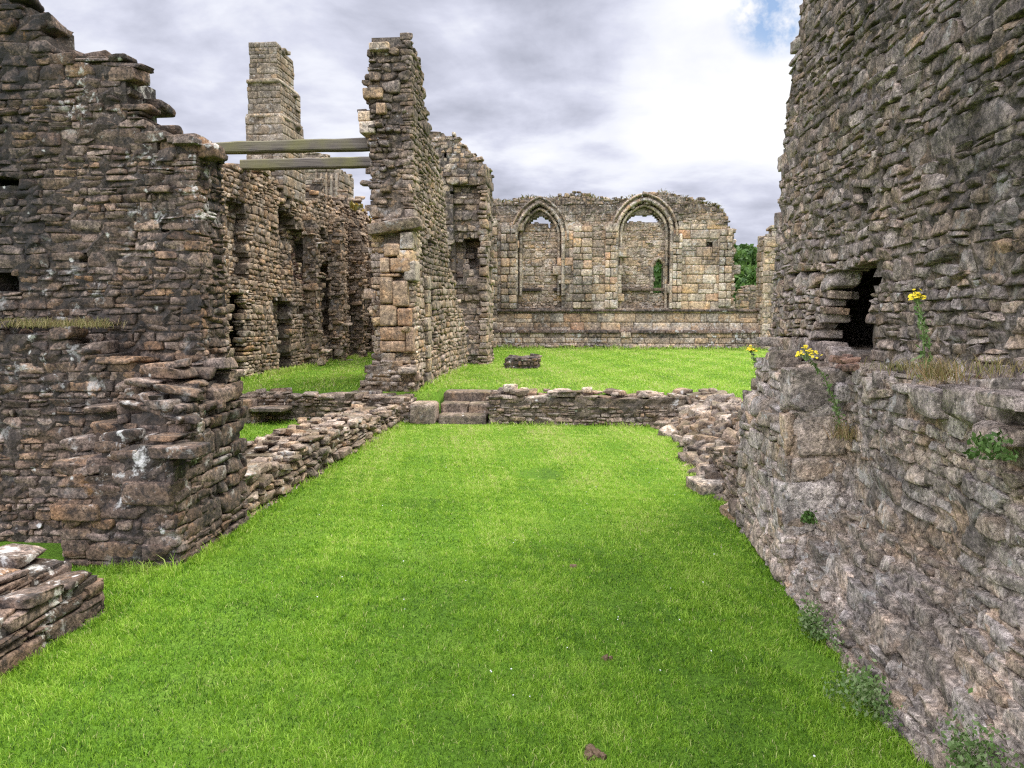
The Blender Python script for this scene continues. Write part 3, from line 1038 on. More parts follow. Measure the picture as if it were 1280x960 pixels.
def cross_right():
    m = Masonry(34)
    kw = dict(ch=(.045, .10), asp=(1.4, 4.0), k=5, prot=.02, gap=.010, tilt=.06)
    hf = prof([(-1.4, .46), (-1.0, .44), (-.4, .44), (.2, .42), (.8, .44), (1.2, .40), (1.6, .46), (2.2, .44)])
    box_faces(m, -1.33, 2.0, 11.25, 11.72, 0, hf, 'front right left', **kw)
    rs = np.random.RandomState(6)
    for i in range(26):
        x = rs.uniform(-1.3, 1.9); w = rs.uniform(.05, .12); y = rs.uniform(11.3, 11.7)
        z = float(hf(x)) + .03
        m.block((x - w, y - w, z - w * .35), (x + w, y + w, z + w * .4), 5, 0, rs.uniform(0, 3), rs.uniform(-.15, .15), style='rubble')
    o = m.build('low_wall', [M_rub])
    tag(o, 'low cross wall of thin stones right of the steps', 'wall')
    for (u, v, r_, lab) in ((638, 494, .085, 'rounded white boulder lying on the cross wall just right of the steps'),
                            (734, 489, .06, 'small pale cobble on the middle of the cross wall'),
                            (655, 496, .05, 'small grey cobble beside the white boulder')):
        x, z = onY(u, v, 11.45)
        b = Masonry(int(u))
        b.block((x - r_ * 1.35, 11.45 - r_, .46), (x + r_ * 1.35, 11.45 + r_, .46 + r_ * 1.5), 6, tone=.5, style='round')
        c = b.build('boulder', [M_pale])
        tag(c, lab, 'boulder', 'loose stones on the cross wall')


cross_right()


def bank():
    """collapsed wall: a slope of loose flat stones from the grass up to the higher lawn"""
    m = Masonry(35)
    rs = np.random.RandomState(7)
    y0, y1 = 5.9, 11.4
    nx, ny = 12, 70
    X, Y = np.meshgrid(np.linspace(0, 1, nx), np.linspace(y0, y1, ny), indexing='ij')

    def slope(t, y):
        return np.interp(t, [0, .12, .3, .55, .8, 1], [-.05, .06, .12, .28, .42, .46]) + .04 * sn(t * 3, y, 71, 2.5)
    xw = 1.20 + .04 * np.sin(Y * 2.1) + X * .85
    Z = slope(X, Y) - .03
    V = np.stack([xw, Y, Z], axis=-1).reshape(-1, 3)
    i, j = np.meshgrid(np.arange(nx - 1), np.arange(ny - 1), indexing='ij')
    q = np.stack([i * ny + j, (i + 1) * ny + j, (i + 1) * ny + j + 1, i * ny + j + 1], axis=-1).reshape(-1, 4)
    m.raw(V, q, (.5, .5, 0, 1))
    n = 620
    t = rs.uniform(.0, 1, n); y = rs.uniform(y0, y1, n)
    x = 1.20 + .04 * np.sin(y * 2.1) + t * .85
    z = slope(t, y) + rs.uniform(-.03, .04, n)
    big = rs.rand(n) < .3
    w = np.where(big, rs.uniform(.09, .17, n), rs.uniform(.03, .09, n))
    half = np.stack([w, w * rs.uniform(.5, .9, n), w * rs.uniform(.25, .5, n)], axis=1)
    a = rs.uniform(0, 6.28, n); tl = rs.normal(0, .18, n); t2 = rs.normal(0, .18, n)
    A = np.stack([np.cos(a), np.sin(a), tl], axis=1); A /= np.linalg.norm(A, axis=1)[:, None]
    U = np.stack([t2 - .25, rs.normal(0, .15, n), np.ones(n)], axis=1)
    B = np.cross(U, A); B /= np.linalg.norm(B, axis=1)[:, None]; C = np.cross(A, B)
    m.stones(np.stack([x, y, z], axis=1), np.stack([A, B, C], axis=1), half, m.tones(n), 5)
    # the stump of its face nearest the big wall
    kw = dict(ch=(.05, .10), asp=(1.2, 3.0), k=5, prot=.02, gap=.012, tilt=.1)
    h = prof([(0, .62), (.6, .50), (1.4, .36), (2.2, .16)])
    m.core((1.30, 5.9, 0), (0, 1, 0), (-1, 0, 0), 2.2, 0, h, .5, None, .07, .04)
    m.face((1.30, 5.9, 0), (0, 1, 0), (-1, 0, 0), 2.2, 0, h, **kw)
    m.top((1.30, 5.9, 0), (0, 1, 0), (-1, 0, 0), 2.2, h, .5, k=5, jit=.05)
    o = m.build('rubble_bank', [M_rub])
    tag(o, 'collapsed bank of loose flat stones along the right side of the lawn', 'rubble')
    x, y = onZ(884, 604, .06)
    b = Masonry(36)
    b.block((x - .14, y - .22, -.02), (x + .16, y + .2, .10), 6, 0, .2, .06, tone=.5)
    c = b.build('stone_slab', [M_pale])
    tag(c, 'pale flat slab at the grass edge of the rubble bank', 'stone slab')


bank()


# ---------------------------------------------------------------- tall wall fragment in the middle
def tall_fragment():
    root = empty('ruined_wall', (-2.9, 14.5, LZ))
    tag(root, 'tall narrow wall fragment standing alone in the middle, stepping down behind', 'wall')
    m = Masonry(51)
    X1, T, y0 = -2.57, .68, 11.95
    P = [(0, 5.82), (.45, 5.78), (.7, 5.62), (.85, 5.5), (1.0, 5.2), (1.3, 4.95), (1.6, 4.65), (2.1, 4.45), (2.6, 4.2), (2.9, 3.7), (3.1, 3.2), (3.4, 2.5), (4.1, 2.15), (5.0, 1.7), (5.5, 1.3), (5.7, .6)]
    hw = prof(P)
    hf = lambda s: hw(s)

    def df(s, z):
        s = np.asarray(s); d = np.zeros_like(s)
        for (a, b, c, e, q) in ((1.35, 1.7, 1.55, 2.0, .35), (1.5, 1.9, .95, 1.35, .4), (1.3, 1.55, 2.75, 2.95, .2), (3.0, 3.25, 1.2, 1.7, .3)):
            d = np.where((s > a) & (s < b) & (z > c) & (z < e), q, d)
        return d
    kw = dict(ch=(.06, .13), asp=(1.2, 3.0), k=4, prot=.010, gap=.004, tilt=.05, warp=.05, split=.25)
    m.core((X1, y0 + .05, 0), (0, 1, 0), (1, 0, 0), 5.6, 0, lambda s: hf(np.asarray(s) + .05), T, df, .08, .05)
    m.face((X1, y0, 0), (0, 1, 0), (1, 0, 0), 5.7, .3, hf, df, **kw)
    m.top((X1, y0, 0), (0, 1, 0), (1, 0, 0), 5.7, hf, T, k=4, jit=.05)
    # broken end towards the camera: torn-out core, very rough
    h0 = lambda s: 5.80 - .10 * np.asarray(s) / .68
    kr = dict(kw, prot=.055, tilt=.12, ch=(.06, .14), asp=(1.0, 2.2), depth=.34, ragged=.02)

    def dz(s, z):
        return np.where((z > 2.05) & (z < 2.95), .14, 0.0) + .07 * sn(s, z, 81, 3.5)
    m.face((X1 - T, y0 + .02, 0), (1, 0, 0), (0, -1, 0), T, .05, h0, dz, matf=lambda s, z, rs: np.where((z < 3.0) & (rs.rand(len(z)) < .7), 1, 0), **kr)
    m.face((X1 - T, y0 + 1.2, 0), (0, -1, 0), (-1, 0, 0), 1.2, .3, lambda s: np.full_like(np.asarray(s, float), 5.6), **dict(kw, prot=.06))
    # spreading foot
    box_faces(m, -3.34, -2.5, 11.75, 12.2, 0, prof([(-3.4, .62), (-3.0, .95), (-2.5, .70)]), 'front right left', **dict(kw, prot=.05))
    m.build('masonry', [M_tower, M_pale], root)
    # tusking stones left where the cross wall tore off
    for (u0, v0, u1, v1) in ((461, 52, 486, 63), (453, 109, 478, 123), (447, 138, 462, 152), (449, 151, 468, 167), (470, 128, 482, 142)):
        xa, za = onY(u0, v1, 11.88); xb, zb = onY(u1, v0, 11.88)
        a = Masonry(u0)
        a.block((xa, 11.86, za), (xb, 12.25, zb), 6)
        a.build('tusking_stone', [M_pale], root)
    l = Masonry(53)
    xa, za = onY(458, 294, 11.8); xb, zb = onY(519, 280, 11.8)
    l.block((xa, 11.72, za + .05), (xb + .06, 12.2, za + .22), 6, 0, .0, .15, tone=.1, style='rubble')
    c = l.build('lintel', [M_tower], root)
    c['label'] = 'dark tilted lintel slab'
    for (u0, v0, u1, v1) in ((475, 344, 491, 380), (475, 381, 496, 408), (475, 409, 507, 426), (475, 426, 507, 440), (491, 350, 510, 384), (475, 342, 500, 346), (480, 304, 500, 321), (488, 322, 514, 341), (475, 322, 487, 341), (497, 385, 514, 408), (508, 410, 517, 440)):
        xa, za = onY(u0, v1, 11.87); xb, zb = onY(u1, v0, 11.87)
        j = Masonry(u0 + v0)
        j.block((xa, 11.83, za + .003), (xb, 12.2, zb - .003), 6)
        c = j.build('jamb_stone', [M_peach], root)
        c['label'] = 'peach-coloured squared jamb stone'
    for (u0, v0, u1, v1) in ((477, 441, 494, 453), (478, 453, 500, 471), (500, 290, 516, 312), (496, 312, 516, 330), (505, 325, 520, 352)):
        xa, za = onY(u0, v1, 11.87); xb, zb = onY(u1, v0, 11.87)
        p = Masonry(u0 + v0)
        p.block((xa, 11.84, za + .003), (xb, 12.2, zb - .003), 6)
        p.build('dressed_stone', [M_pale], root)
    # upright dressed jamb strip on the lawn side
    p = Masonry(55)
    for i in range(8):
        z = .42 + .23 * i
        p.block((-2.62, 12.75 + .02 * (i % 2), z), (-2.52, 13.05 + .05 * (i % 2), z + .222), 4)
    p.build('jamb_strip', [M_pale], root)


tall_fragment()


# ---------------------------------------------------------------- tower and side wall behind it
def back_tower():
    m = Masonry(61)
    Y = 18.2
    pts = [(520, 163), (543, 165), (556, 167), (570, 172), (579, 183), (590, 195), (600, 203), (608, 206)]
    hf = tops(pts, Y)
    x0, x1 = -4.4, onY(608, 230, Y)[0]

    def df(s, z):
        x = np.asarray(s) + x0
        d = np.zeros_like(x)
        for (u0, v0, u1, v1, q) in ((553, 191, 559, 199, .3), (560, 237, 565, 242, .3), (577, 296, 603, 338, .6), (560, 300, 578, 350, .3)):
            a, c = onY(u0, v1, Y); b, e = onY(u1, v0, Y)
            d = np.where((x > a) & (x < b) & (z > c) & (z < e), q, d)
        d = d + np.where((x > -3.0) & (z < 4.6), .18 + .12 * sn(x, z, 91, 4), 0)
        return d

    def matf(s, z, rs):
        x = s + x0
        return np.where((x < -2.72) & (z > 3.0) & (rs.rand(len(x)) < .8), 1, 0)
    kw = dict(ch=(.09, .19), asp=(1.0, 2.4), k=4, prot=.03, gap=.008, tilt=.05, warp=.02)
    box_faces(m, x0, x1, Y, Y + 1.4, 0, hf, 'right', df=df, **kw)
    m.face((x0, Y, 0), (1, 0, 0), (0, -1, 0), x1 - x0, .3, lambda s: hf(np.asarray(s) + x0), df, matf=matf, **kw)
    # side wall on to the back wall
    h2 = prof([(0, 4.9), (1.5, 4.6), (4, 4.9), (8, 5.0)])
    m.core((-3.35, 19.3, 0), (0, 1, 0), (1, 0, 0), 7.8, 0, h2, .8, None, .12, .05)
    m.face((-3.35, 19.3, 0), (0, 1, 0), (1, 0, 0), 7.8, .3, h2, **dict(kw, prot=.08, k=3))
    o = m.build('ruined_tower', [M_tower, M_pale])
    tag(o, 'broken stair tower behind the tall fragment, stepped top and ragged right side', 'tower')


back_tower()


# ---------------------------------------------------------------- back wall with the two pointed windows
YB = 27.0


def arch_half(zr, a, rise):
    """half width of a pointed arch at height zr above its springing; a = half span"""
    Rr = (a * a + rise * rise) / (2 * a)
    return np.where(zr <= 0, a, np.maximum(np.sqrt(np.maximum(Rr * Rr - zr * zr, 0)) - (Rr - a), 0))


def arch_path(cx, a, zs, zsp, rise, n=18):
    Rr = (a * a + rise * rise) / (2 * a)
    th = math.asin(min(1, rise / Rr))
    P = [(cx - a, zs), (cx - a, (zs + zsp) / 2), (cx - a, zsp)]
    for i in range(1, n + 1):
        t = th * i / n
        P.append((cx - a + Rr - Rr * math.cos(t), zsp + Rr * math.sin(t)))
    Q = [(2 * cx - x, z) for x, z in P[::-1]][1:]
    return P + Q


def sweep_front(m, path, y, w, d, mat=0, tone=None, lumps=.006):
    """a moulding of rounded section following a path in the wall plane; joints show as separate voussoirs"""
    rs = m.rs
    P = np.array(path)
    seg = np.hypot(*np.diff(P, axis=0).T)
    arc = np.concatenate([[0], np.cumsum(seg)])
    sec = np.array([(-.5, 0), (-.5, .55), (-.28, .95), (.05, 1.0), (.3, .72), (.42, .5), (.5, 0)])
    a = 0
    while a < arc[-1] - .02:
        ln = min(rs.uniform(.2, .34), arc[-1] - a)
        ts = np.linspace(a + .006, a + ln - .006, 4)
        x = np.interp(ts, arc, P[:, 0]); z = np.interp(ts, arc, P[:, 1])
        e = 1e-2
        dx = np.interp(ts + e, arc, P[:, 0]) - np.interp(ts - e, arc, P[:, 0]); dz = np.interp(ts + e, arc, P[:, 1]) - np.interp(ts - e, arc, P[:, 1])
        l = np.hypot(dx, dz) + 1e-9; nx, nz = -dz / l, dx / l
        jd = rs.normal(0, lumps)
        V = []
        for q in range(4):
            for (s, h) in sec:
                V.append((x[q] + nx[q] * s * w, y - h * d + jd, z[q] + nz[q] * s * w))
        ns = len(sec)
        Q = []
        for q in range(3):
            for c in range(ns - 1):
                Q.append((q * ns + c, q * ns + c + 1, (q + 1) * ns + c + 1, (q + 1) * ns + c))
        base = len(V)
        t = m.tones(1)[0]
        if tone is not None:
            t[0] = np.clip(tone + rs.normal(0, .15), 0, 1)
        m.raw(V, Q, t, mat)
        for q in (0, 3):       # close the ends
            i0 = q * ns
            m.raw([V[i0 + c] for c in range(ns)], [(0, 1, 2, 3), (0, 3, 4, 5), (0, 5, 6, 6)][:2], t, mat)
        a += ln


WIN = []
for (ul, ur, vs_, ua, va) in ((647, 702, 297, 672, 256), (773, 838, 291, 803, 252)):
    xl, zs_ = onY(ul, vs_, YB); xr, _ = onY(ur, vs_, YB); _, za = onY(ua, va, YB)
    WIN.append(((xl + xr) / 2, (xr - xl) / 2, 1.78, zs_, za - zs_))


def in_arch(x, z, w, grow=0.0):
    cx, a, zs, zsp, rise = w
    return (z > zs - grow) & (np.abs(x - cx) < arch_half(z - zsp, a + grow, rise + grow * 1.3) + 0 * x)


def refectory():
    root = empty('refectory_wall', (1.5, YB + .5, LZ))
    tag(root, 'long pale back wall with two blocked pointed windows', 'wall')
    m = Masonry(71)
    pts = [(596, 262), (608, 252), (640, 254), (660, 247), (682, 250), (705, 247), (722, 244), (745, 248), (770, 253), (790, 247), (812, 245), (828, 240), (846, 245), (862, 250), (880, 255), (897, 258), (905, 266), (908, 275)]
    hfw = tops(pts, YB)
    x0 = -3.5
    xe = onY(917, 300, YB)[0]
    _, zlow = onY(940, 385, YB)
    lowx = 9.0
    pe = [(onY(905, 266, YB)), onY(911, 286, YB), onY(916, 290, YB)]
    xs = np.linspace(x0, pe[0][0], 60)
    PP = [(x, float(hfw(x))) for x in xs] + pe[1:] + [(xe + .02, 3.9), (xe + .05, zlow), (lowx, zlow)]
    hw = prof(PP)
    hf = lambda s: hw(np.asarray(s) + x0)
    lan = onY(815, 358, YB + .4), onY(828, 316, YB + .4)
    lcx, la = (lan[0][0] + lan[1][0]) / 2 + .03, .17

    def df(s, z):
        x = np.asarray(s) + x0; z = np.asarray(z)
        d = np.zeros(np.broadcast(x, z).shape)
        for k_, w in enumerate(WIN):
            ia = in_arch(x, z, w)
            d = np.where(ia, .32, d)
            top = (4.68 if k_ == 0 else 4.72) + .05 * np.sin(x * 7 + k_) + .06 * np.sin(x * 19)
            cr = .10 * np.sin(x * 13 + 1)
            d = np.where(in_arch(x, z, w, -.19) & (z > top) & (z < w[3] + w[4] - .33 + cr), np.inf, d)
        d = np.where((np.abs(x - lcx) < arch_half(z - 3.15, la, .3)) & (z > 2.3), np.inf, d)
        for (u0, v0, u1, v1, q) in ((604, 337, 609, 346, .25), (620, 315, 626, 322, .25), (881, 302, 892, 318, .3), (842, 272, 849, 284, .3), (713, 271, 721, 277, .2), (798, 402, 807, 408, .2), (602, 364, 610, 372, .2)):
            a, c = onY(u0, v1, YB); b, e = onY(u1, v0, YB)
            d = np.where((x > a) & (x < b) & (z > c) & (z < e), q, d)
        return d

    def matf(s, z, rs):
        x = s + x0
        q = sn(x, z, 95, 1.6)
        ru = (z > 4.75 + .2 * q) | ((q > .2) & (np.abs(x - .35) < .5)) | (in_arch(x, z, WIN[0]) | in_arch(x, z, WIN[1])) | ((x > 3.6) & (x < 4.2) & (q > -.1))
        pe_ = rs.rand(len(x)) < .06
        return np.where(ru, 3, np.where(pe_, 2, 0))
    L = lowx - x0
    m.core((x0, YB, 0), (1, 0, 0), (0, -1, 0), L, 0, hf, .95, df, .07, .03, .008, mat=0)
    # dressed facing: regular blocks; rubble where it has come away
    m.face((x0, YB, 0), (1, 0, 0), (0, -1, 0), L, .4, hf, df, ch=(.22, .34), asp=(1.3, 2.3), k=3, prot=.008, gap=.004, tilt=.01, warp=.006, split=.12, matf=matf, ragged=.06, style='ashlar')
    rub = lambda s, z: np.where((df(s, z) > .05) | (z > 4.72 + .15 * sn(s, z, 96, 3)), np.minimum(df(s, z), 5.0), np.inf)

    def rub2(s, z):
        d = df(s, z)
        sel = (np.abs(d - .32) < .01) | (z > 4.7 + .2 * sn(s, z, 96, 2)) | ((sn(np.asarray(s) + x0, z, 95, 1.6) > .3) & (np.abs(np.asarray(s) + x0 - .35) < .45))
        return np.where(sel & np.isfinite(d), d, np.inf)
    m.face((x0, YB - .01, 0), (1, 0, 0), (0, -1, 0), L, 1.8, hf, rub2, ch=(.06, .12), asp=(1.0, 2.6), k=3, prot=.02, gap=.006, tilt=.08, ragged=.12, mat=3)
    m.top((x0, YB, 0), (1, 0, 0), (0, -1, 0), xe - x0, hf, .95, k=3, mat=1, size=(.15, .35), th=(.08, .16), jit=.07)
    m.face((xe, YB, 0), (0, 1, 0), (1, 0, 0), .95, .4, lambda s: np.full_like(np.asarray(s, float), 4.0), ch=(.1, .2), asp=(1, 2), k=3, mat=1)
    # torn right-hand edge and the buttress beyond it
    rs = np.random.RandomState(3)
    for i in range(60):
        z = rs.uniform(1.7, 4.4); w = rs.uniform(.06, .16)
        m.block((xe - .1 - w, YB - .02 - w * .4, z), (xe + rs.uniform(-.05, .12), YB + .3, z + rs.uniform(.06, .15)), 3, 1 if rs.rand() < .5 else 0, style='rubble')
    m.build('masonry', [M_pale, M_warm, M_peach, M_palerub], root)
    # plinth with its chamfered top, string course; dark colour paints in their shadow lines
    p = Masonry(72)
    _, zp = onY(760, 414, YB)
    fl = lambda s: np.full_like(np.asarray(s, float), zp)
    p.core((x0, YB - .26, 0), (1, 0, 0), (0, -1, 0), L, 0, fl, .2, None, .12, .03)
    p.face((x0, YB - .26, 0), (1, 0, 0), (0, -1, 0), L, .3, fl, ch=(.17, .26), asp=(1.2, 3.0), k=3, prot=.012, gap=.012, tilt=.015, warp=.008, style='ashlar')
    x = x0
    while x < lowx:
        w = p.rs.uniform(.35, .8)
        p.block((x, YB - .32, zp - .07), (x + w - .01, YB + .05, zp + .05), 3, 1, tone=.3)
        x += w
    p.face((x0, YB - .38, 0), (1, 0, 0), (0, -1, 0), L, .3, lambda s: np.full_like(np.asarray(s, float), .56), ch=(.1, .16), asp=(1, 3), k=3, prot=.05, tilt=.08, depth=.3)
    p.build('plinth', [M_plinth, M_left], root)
    s_ = Masonry(73)
    _, zs1 = onY(760, 388, YB)
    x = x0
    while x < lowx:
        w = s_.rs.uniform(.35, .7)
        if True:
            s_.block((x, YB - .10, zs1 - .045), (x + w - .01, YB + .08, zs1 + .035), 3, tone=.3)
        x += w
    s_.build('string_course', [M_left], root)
    for k_, w in enumerate(WIN):
        cx, a, zs, zsp, rise = w
        ar = Masonry(74 + k_)
        zst = zs if k_ else zs + .45
        sweep_front(ar, arch_path(cx, a + .06, zst, zsp, rise + .08), YB + .04, .14, .13, 0, .45, .014)
        sweep_front(ar, arch_path(cx, a - .09, zst, zsp, rise - .10), YB + .20, .11, .10, 0, .6, .012)
        ar.build('window_arch', [M_pale], root)
        hm = Masonry(76 + k_)
        sweep_front(hm, arch_path(cx, a + .22, zsp - .12, zsp, rise + .26), YB + .03, .09, .14, 0, .1, .014)
        hm.build('hood_mould', [M_pale], root)
        si = Masonry(78 + k_)
        _, zsl = onY(700, 362, YB)
        x = cx - a + .03
        while x < cx + a - .08:
            q = min(.4, cx + a - .03 - x)
            if not (k_ == 0 and .5 < (x - cx + a) / (2 * a) < .55):
                si.block((x, YB + .20, zsl - .05), (x + q - .01, YB + .45, zsl + .06), 3, tone=.0)
            x += q
        si.build('window_sill', [M_left if k_ == 0 else M_warm], root)
    # small lancet in the blocking of the right window, and a stump of tracery in the left one
    lz = Masonry(80)
    sweep_front(lz, arch_path(lcx, la + .06, 2.3, 3.15, .38), YB + .34, .13, .12, 0, .6)
    c = lz.build('lancet_surround', [M_pale], root)
    tr = Masonry(81)
    cx, a, zs, zsp, rise = WIN[0]
    sweep_front(tr, arch_path(cx - a + .32, .20, 2.35, 3.3, .45)[:16], YB + .36, .10, .10, 0, .6)
    tr.build('tracery_stump', [M_pale], root)
    # attached shafts and pilaster strips of the facing
    for (u0, u1, v0, v1, mt) in ((599, 622, 268, 412, 0), (626, 646, 290, 386, 0), (716, 740, 286, 386, 0), (756, 772, 288, 386, 0), (840, 852, 292, 386, 0), (898, 914, 290, 384, 0)):
        pl = Masonry(u0)
        z = onY(u0, v1, YB)[1]; zt = onY(u0, v0, YB)[1]
        xa, xb = onY(u0, 350, YB)[0], onY(u1, 350, YB)[0]
        if u0 == 599:
            zt = 4.7
        while z < zt:
            h = pl.rs.uniform(.2, .32)
            cut = pl.rs.uniform(.35, .65)
            xm = xa + (xb - xa) * cut
            for (p0, p1) in ((xa, xm), (xm, xb)):
                pl.block((p0 + .005, YB - .10, z + .005), (p1 - .005, YB + .15, z + h - .005), 3, 1 if pl.rs.rand() < .12 else 0)
            z += h
        pl.build('pilaster', [M_pale, M_peach], root)
    return hw


H_ref = refectory()


def far_pieces():
    m = Masonry(91)
    x0 = onY(953, 340, 26.6)[0]
    hf = lambda x: np.where(np.asarray(x) < x0 + .35, 4.2, 4.5)
    box_faces(m, x0, x0 + 2.2, 26.5, 27.5, 0, hf, 'front left', ch=(.16, .25), asp=(1.2, 2.4), k=3, prot=.02, gap=.012, tilt=.02, style='ashlar')
    o = m.build('wall_pier', [M_pale])
    tag(o, 'pale wall pier at the far end of the lawn, just left of the big wall', 'pier')
    m = Masonry(92)
    Y = 33.0
    hf = tops([(920, 372), (930, 362), (938, 356), (946, 357), (956, 366)], Y)
    box_faces(m, onY(924, 370, Y)[0], onY(960, 370, Y)[0] + 2, Y, Y + .8, 0, hf, 'front left', ch=(.1, .2), asp=(1.2, 2.4), k=3, prot=.03)
    o = m.build('wall_stump', [M_warm])
    tag(o, 'low stump of wall behind the back wall, below the trees', 'wall')
    # kerb stones and pit block on the higher lawn
    x, y = onZ(652, 461, LZ)
    m = Masonry(93)
    box_faces(m, x - .36, x + .36, y, y + .7, LZ - .02, LZ + .24, 'front left right', ch=(.07, .11), asp=(1.2, 2.5), k=4, prot=.03, tilt=.08)
    o = m.build('masonry_stump', [M_left])
    tag(o, 'square dark stump of masonry alone on the far lawn', 'stone base')


far_pieces()


# ---------------------------------------------------------------- left room: long wall, end wall, chimney, far stub
def left_room():
    XW = -6.2
    m = Masonry(101)
    y0, L = 6.5, 16.5
    hw = prof([(6.5, 4.3), (12, 4.25), (13.5, 4.15), (14.5, 4.25), (15.5, 4.4), (16.2, 4.2), (16.9, 4.6), (17.4, 3.9), (18.3, 4.6), (19, 4.3), (20, 4.55), (21, 4.4), (22, 4.6), (23, 4.4)])
    hf = lambda s: hw(np.asarray(s) + y0) + .10 * np.sin(np.asarray(s) * 9) + .08 * np.sin(np.asarray(s) * 21) + .18 * np.clip(np.asarray(s) - 8, 0, 1) * np.sin(np.asarray(s) * 3.7)
    R_ = []
    for (u0, v0, u1, v1, q) in ((291, 366, 328, 480, 1.5), (287, 255, 308, 345, .22), (350, 372, 363, 470, .28), (352, 262, 368, 300, .4), (368, 290, 392, 352, .25), (384, 300, 392, 330, .4), (408, 330, 418, 420, .4), (396, 330, 408, 400, .35), (398, 285, 408, 320, .35), (372, 385, 382, 395, .12)):
        ya, za = onX(u0, v1, XW); yb, zb = onX(u1, v0, XW); zc = onX(u1, v1, XW)[1]
        R_.append((ya, yb, min(za, zc), zb, q))

    def df(s, z):
        y = np.asarray(s) + y0
        d = np.zeros(np.broadcast(y, z).shape)
        for (a, b, c, e, q) in R_:
            wob = .08 * np.sin(np.asarray(z) * 17 + a)
            d = np.where((y > a) & (y < b + wob) & (z > c) & (z < e + .06 * np.sin(y * 31)), q, d)
        return d + .14 * np.clip(sn(y, z, 111, 1.6), 0, 1) * (y > 15)
    yd, zd = onX(303, 368, XW)[0], onX(303, 368, XW)[1]
    y_in = onX(291, 400, XW)[0]

    def dfF(s, z):
        y = np.asarray(s) + y0
        d = df(s, z)
        d = np.where(d > 1.2, np.where((y < yd) & (z < zd), 9.0, 0.0), d)
        return d
    kw = dict(ch=(.06, .13), asp=(1.1, 2.8), k=4, skip=.29, prot=.016, gap=.005, tilt=.05, split=.2)

    def matf(s, z, rs):
        y = s + y0
        d = df(s, z)
        pale = ((np.abs(d - .22) < .06) | ((y > 13.6) & (y < 14.3) & (z < 2.2))) & (rs.rand(len(y)) < .85)
        red = (y > 17.0) & (y < 18.4) & (z > 1.9) & (z < 3.0) & (rs.rand(len(y)) < .5)
        return np.where(red, 2, np.where(pale, 1, 0))
    m.core((XW, y0, 0), (0, 1, 0), (1, 0, 0), L, 0, hf, 1.7, df, .08, .03)
    m.face((XW, y0, 0), (0, 1, 0), (1, 0, 0), L, .3, hf, dfF, matf=matf, **kw)
    m.top((XW, y0, 0), (0, 1, 0), (1, 0, 0), L, hf, .95, k=4, jit=.08)
    # broken stubs of cross walls standing out from it
    for (y, t, x1, h) in ((17.15, .3, -5.92, 3.9), (18.9, .35, -5.9, 4.2), (20.6, .3, -5.85, 4.1)):
        box_faces(m, -6.25, x1, y, y + t, 0, prof([(-6.3, h), (-5.9, h - .3)]), 'front right', **dict(kw, prot=.07, tilt=.1))
    o = m.build('ruined_wall', [M_warm, M_pale, M_red])
    tag(o, 'long ragged wall with doorways and niches along the far side of the left lawn', 'wall')

    m = Masonry(102)
    Y = 22.8

    def df2(s, z):
        x = np.asarray(s) - 7.2
        d = np.zeros(np.broadcast(x, z).shape)
        for (u0, v0, u1, v1, q) in ((436, 376, 448, 396, .4), (462, 343, 469, 352, .2), (432, 300, 442, 330, .25), (452, 428, 466, 440, .3)):
            a, c = onY(u0, v1, Y); b, e = onY(u1, v0, Y)
            d = np.where((x > a) & (x < b) & (z > c) & (z < e), q, d)
        return d
    hf2 = prof([(-7.2, 4.4), (-6.0, 4.3), (-5.4, 4.0), (-4.4, 4.1), (-3.2, 3.9)])
    box_faces(m, -7.2, -3.2, Y, Y + .8, 0, hf2, 'front', df=df2, **dict(kw, ch=(.1, .2), k=3))
    m.block((-6.3, Y - .35, .85), (-4.9, Y + .1, .95), 4)
    m.block((-6.2, Y - .3, .3), (-5.9, Y + .1, .86), 4)
    o = m.build('ruined_wall', [M_warm])
    tag(o, 'short end wall of the left lawn with a niche and stone bench', 'wall')

    # chimney
    root = empty('chimney_stack', (-6.4, 16.1, LZ))
    tag(root, 'tall slender squared stone chimney rising over the left wall', 'chimney')
    m = Masonry(103)
    X1, X0, Y0, Y1 = -6.20, -6.90, 16.0, 17.3
    z1, z2, zt = 5.72, 6.42, 7.2
    kc = dict(style='ashlar', ch=(.13, .22), asp=(1.0, 2.4), k=3, prot=.006, gap=.006, tilt=.02, ragged=.01)
    box_faces(m, X0 - .08, X1 + .02, Y0, Y1, 4.1, z1, 'front right', **kc)
    box_faces(m, X0 - .04, X1 - .02, Y0 + .04, Y1 - .08, z1, z2, 'front right', **dict(kc, ch=(.08, .16)))
    box_faces(m, X0, X1 - .08, Y0 + .08, Y1 - .3, z2, prof([(X0, zt), (X1 - .3, zt + .06), (X1 - .1, zt - .05)]), 'front right', **dict(kc, ch=(.08, .16)))
    m.build('stack', [M_pale2], root)
    s = Masonry(104)
    for z, g in ((z1, .04), (z2, .0)):
        s.block((X0 - .09 + (.04 - g), Y0 - .02, z - .04), (X1 + g - .015, Y1 - .04 - (.04 - g) * 2, z + .05), 3, tone=.5)
    s.build('string_course', [M_pale2], root)

    m = Masonry(105)
    xa = onY(379, 230, 24)[0]; xb = onY(424, 230, 24)[0]
    hf3 = tops([(370, 190), (405, 191), (408, 205), (424, 211), (430, 214)], 24)
    box_faces(m, xa, xb, 24, 25.6, 0, hf3, 'front right', ch=(.16, .26), asp=(.9, 2.0), k=3, prot=.02, gap=.014, tilt=.02, style='ashlar')
    for i in range(5):
        x = xa + (xb - xa) * (.35 + .14 * i)
        m.block((x, 23.93, 4.3), (x + .07, 24.1, 6.0 - .02 * i), 3)
    o = m.build('tower_stub', [M_pale2])
    tag(o, 'pale squared wall stub right of the chimney, beyond the left wall', 'tower')


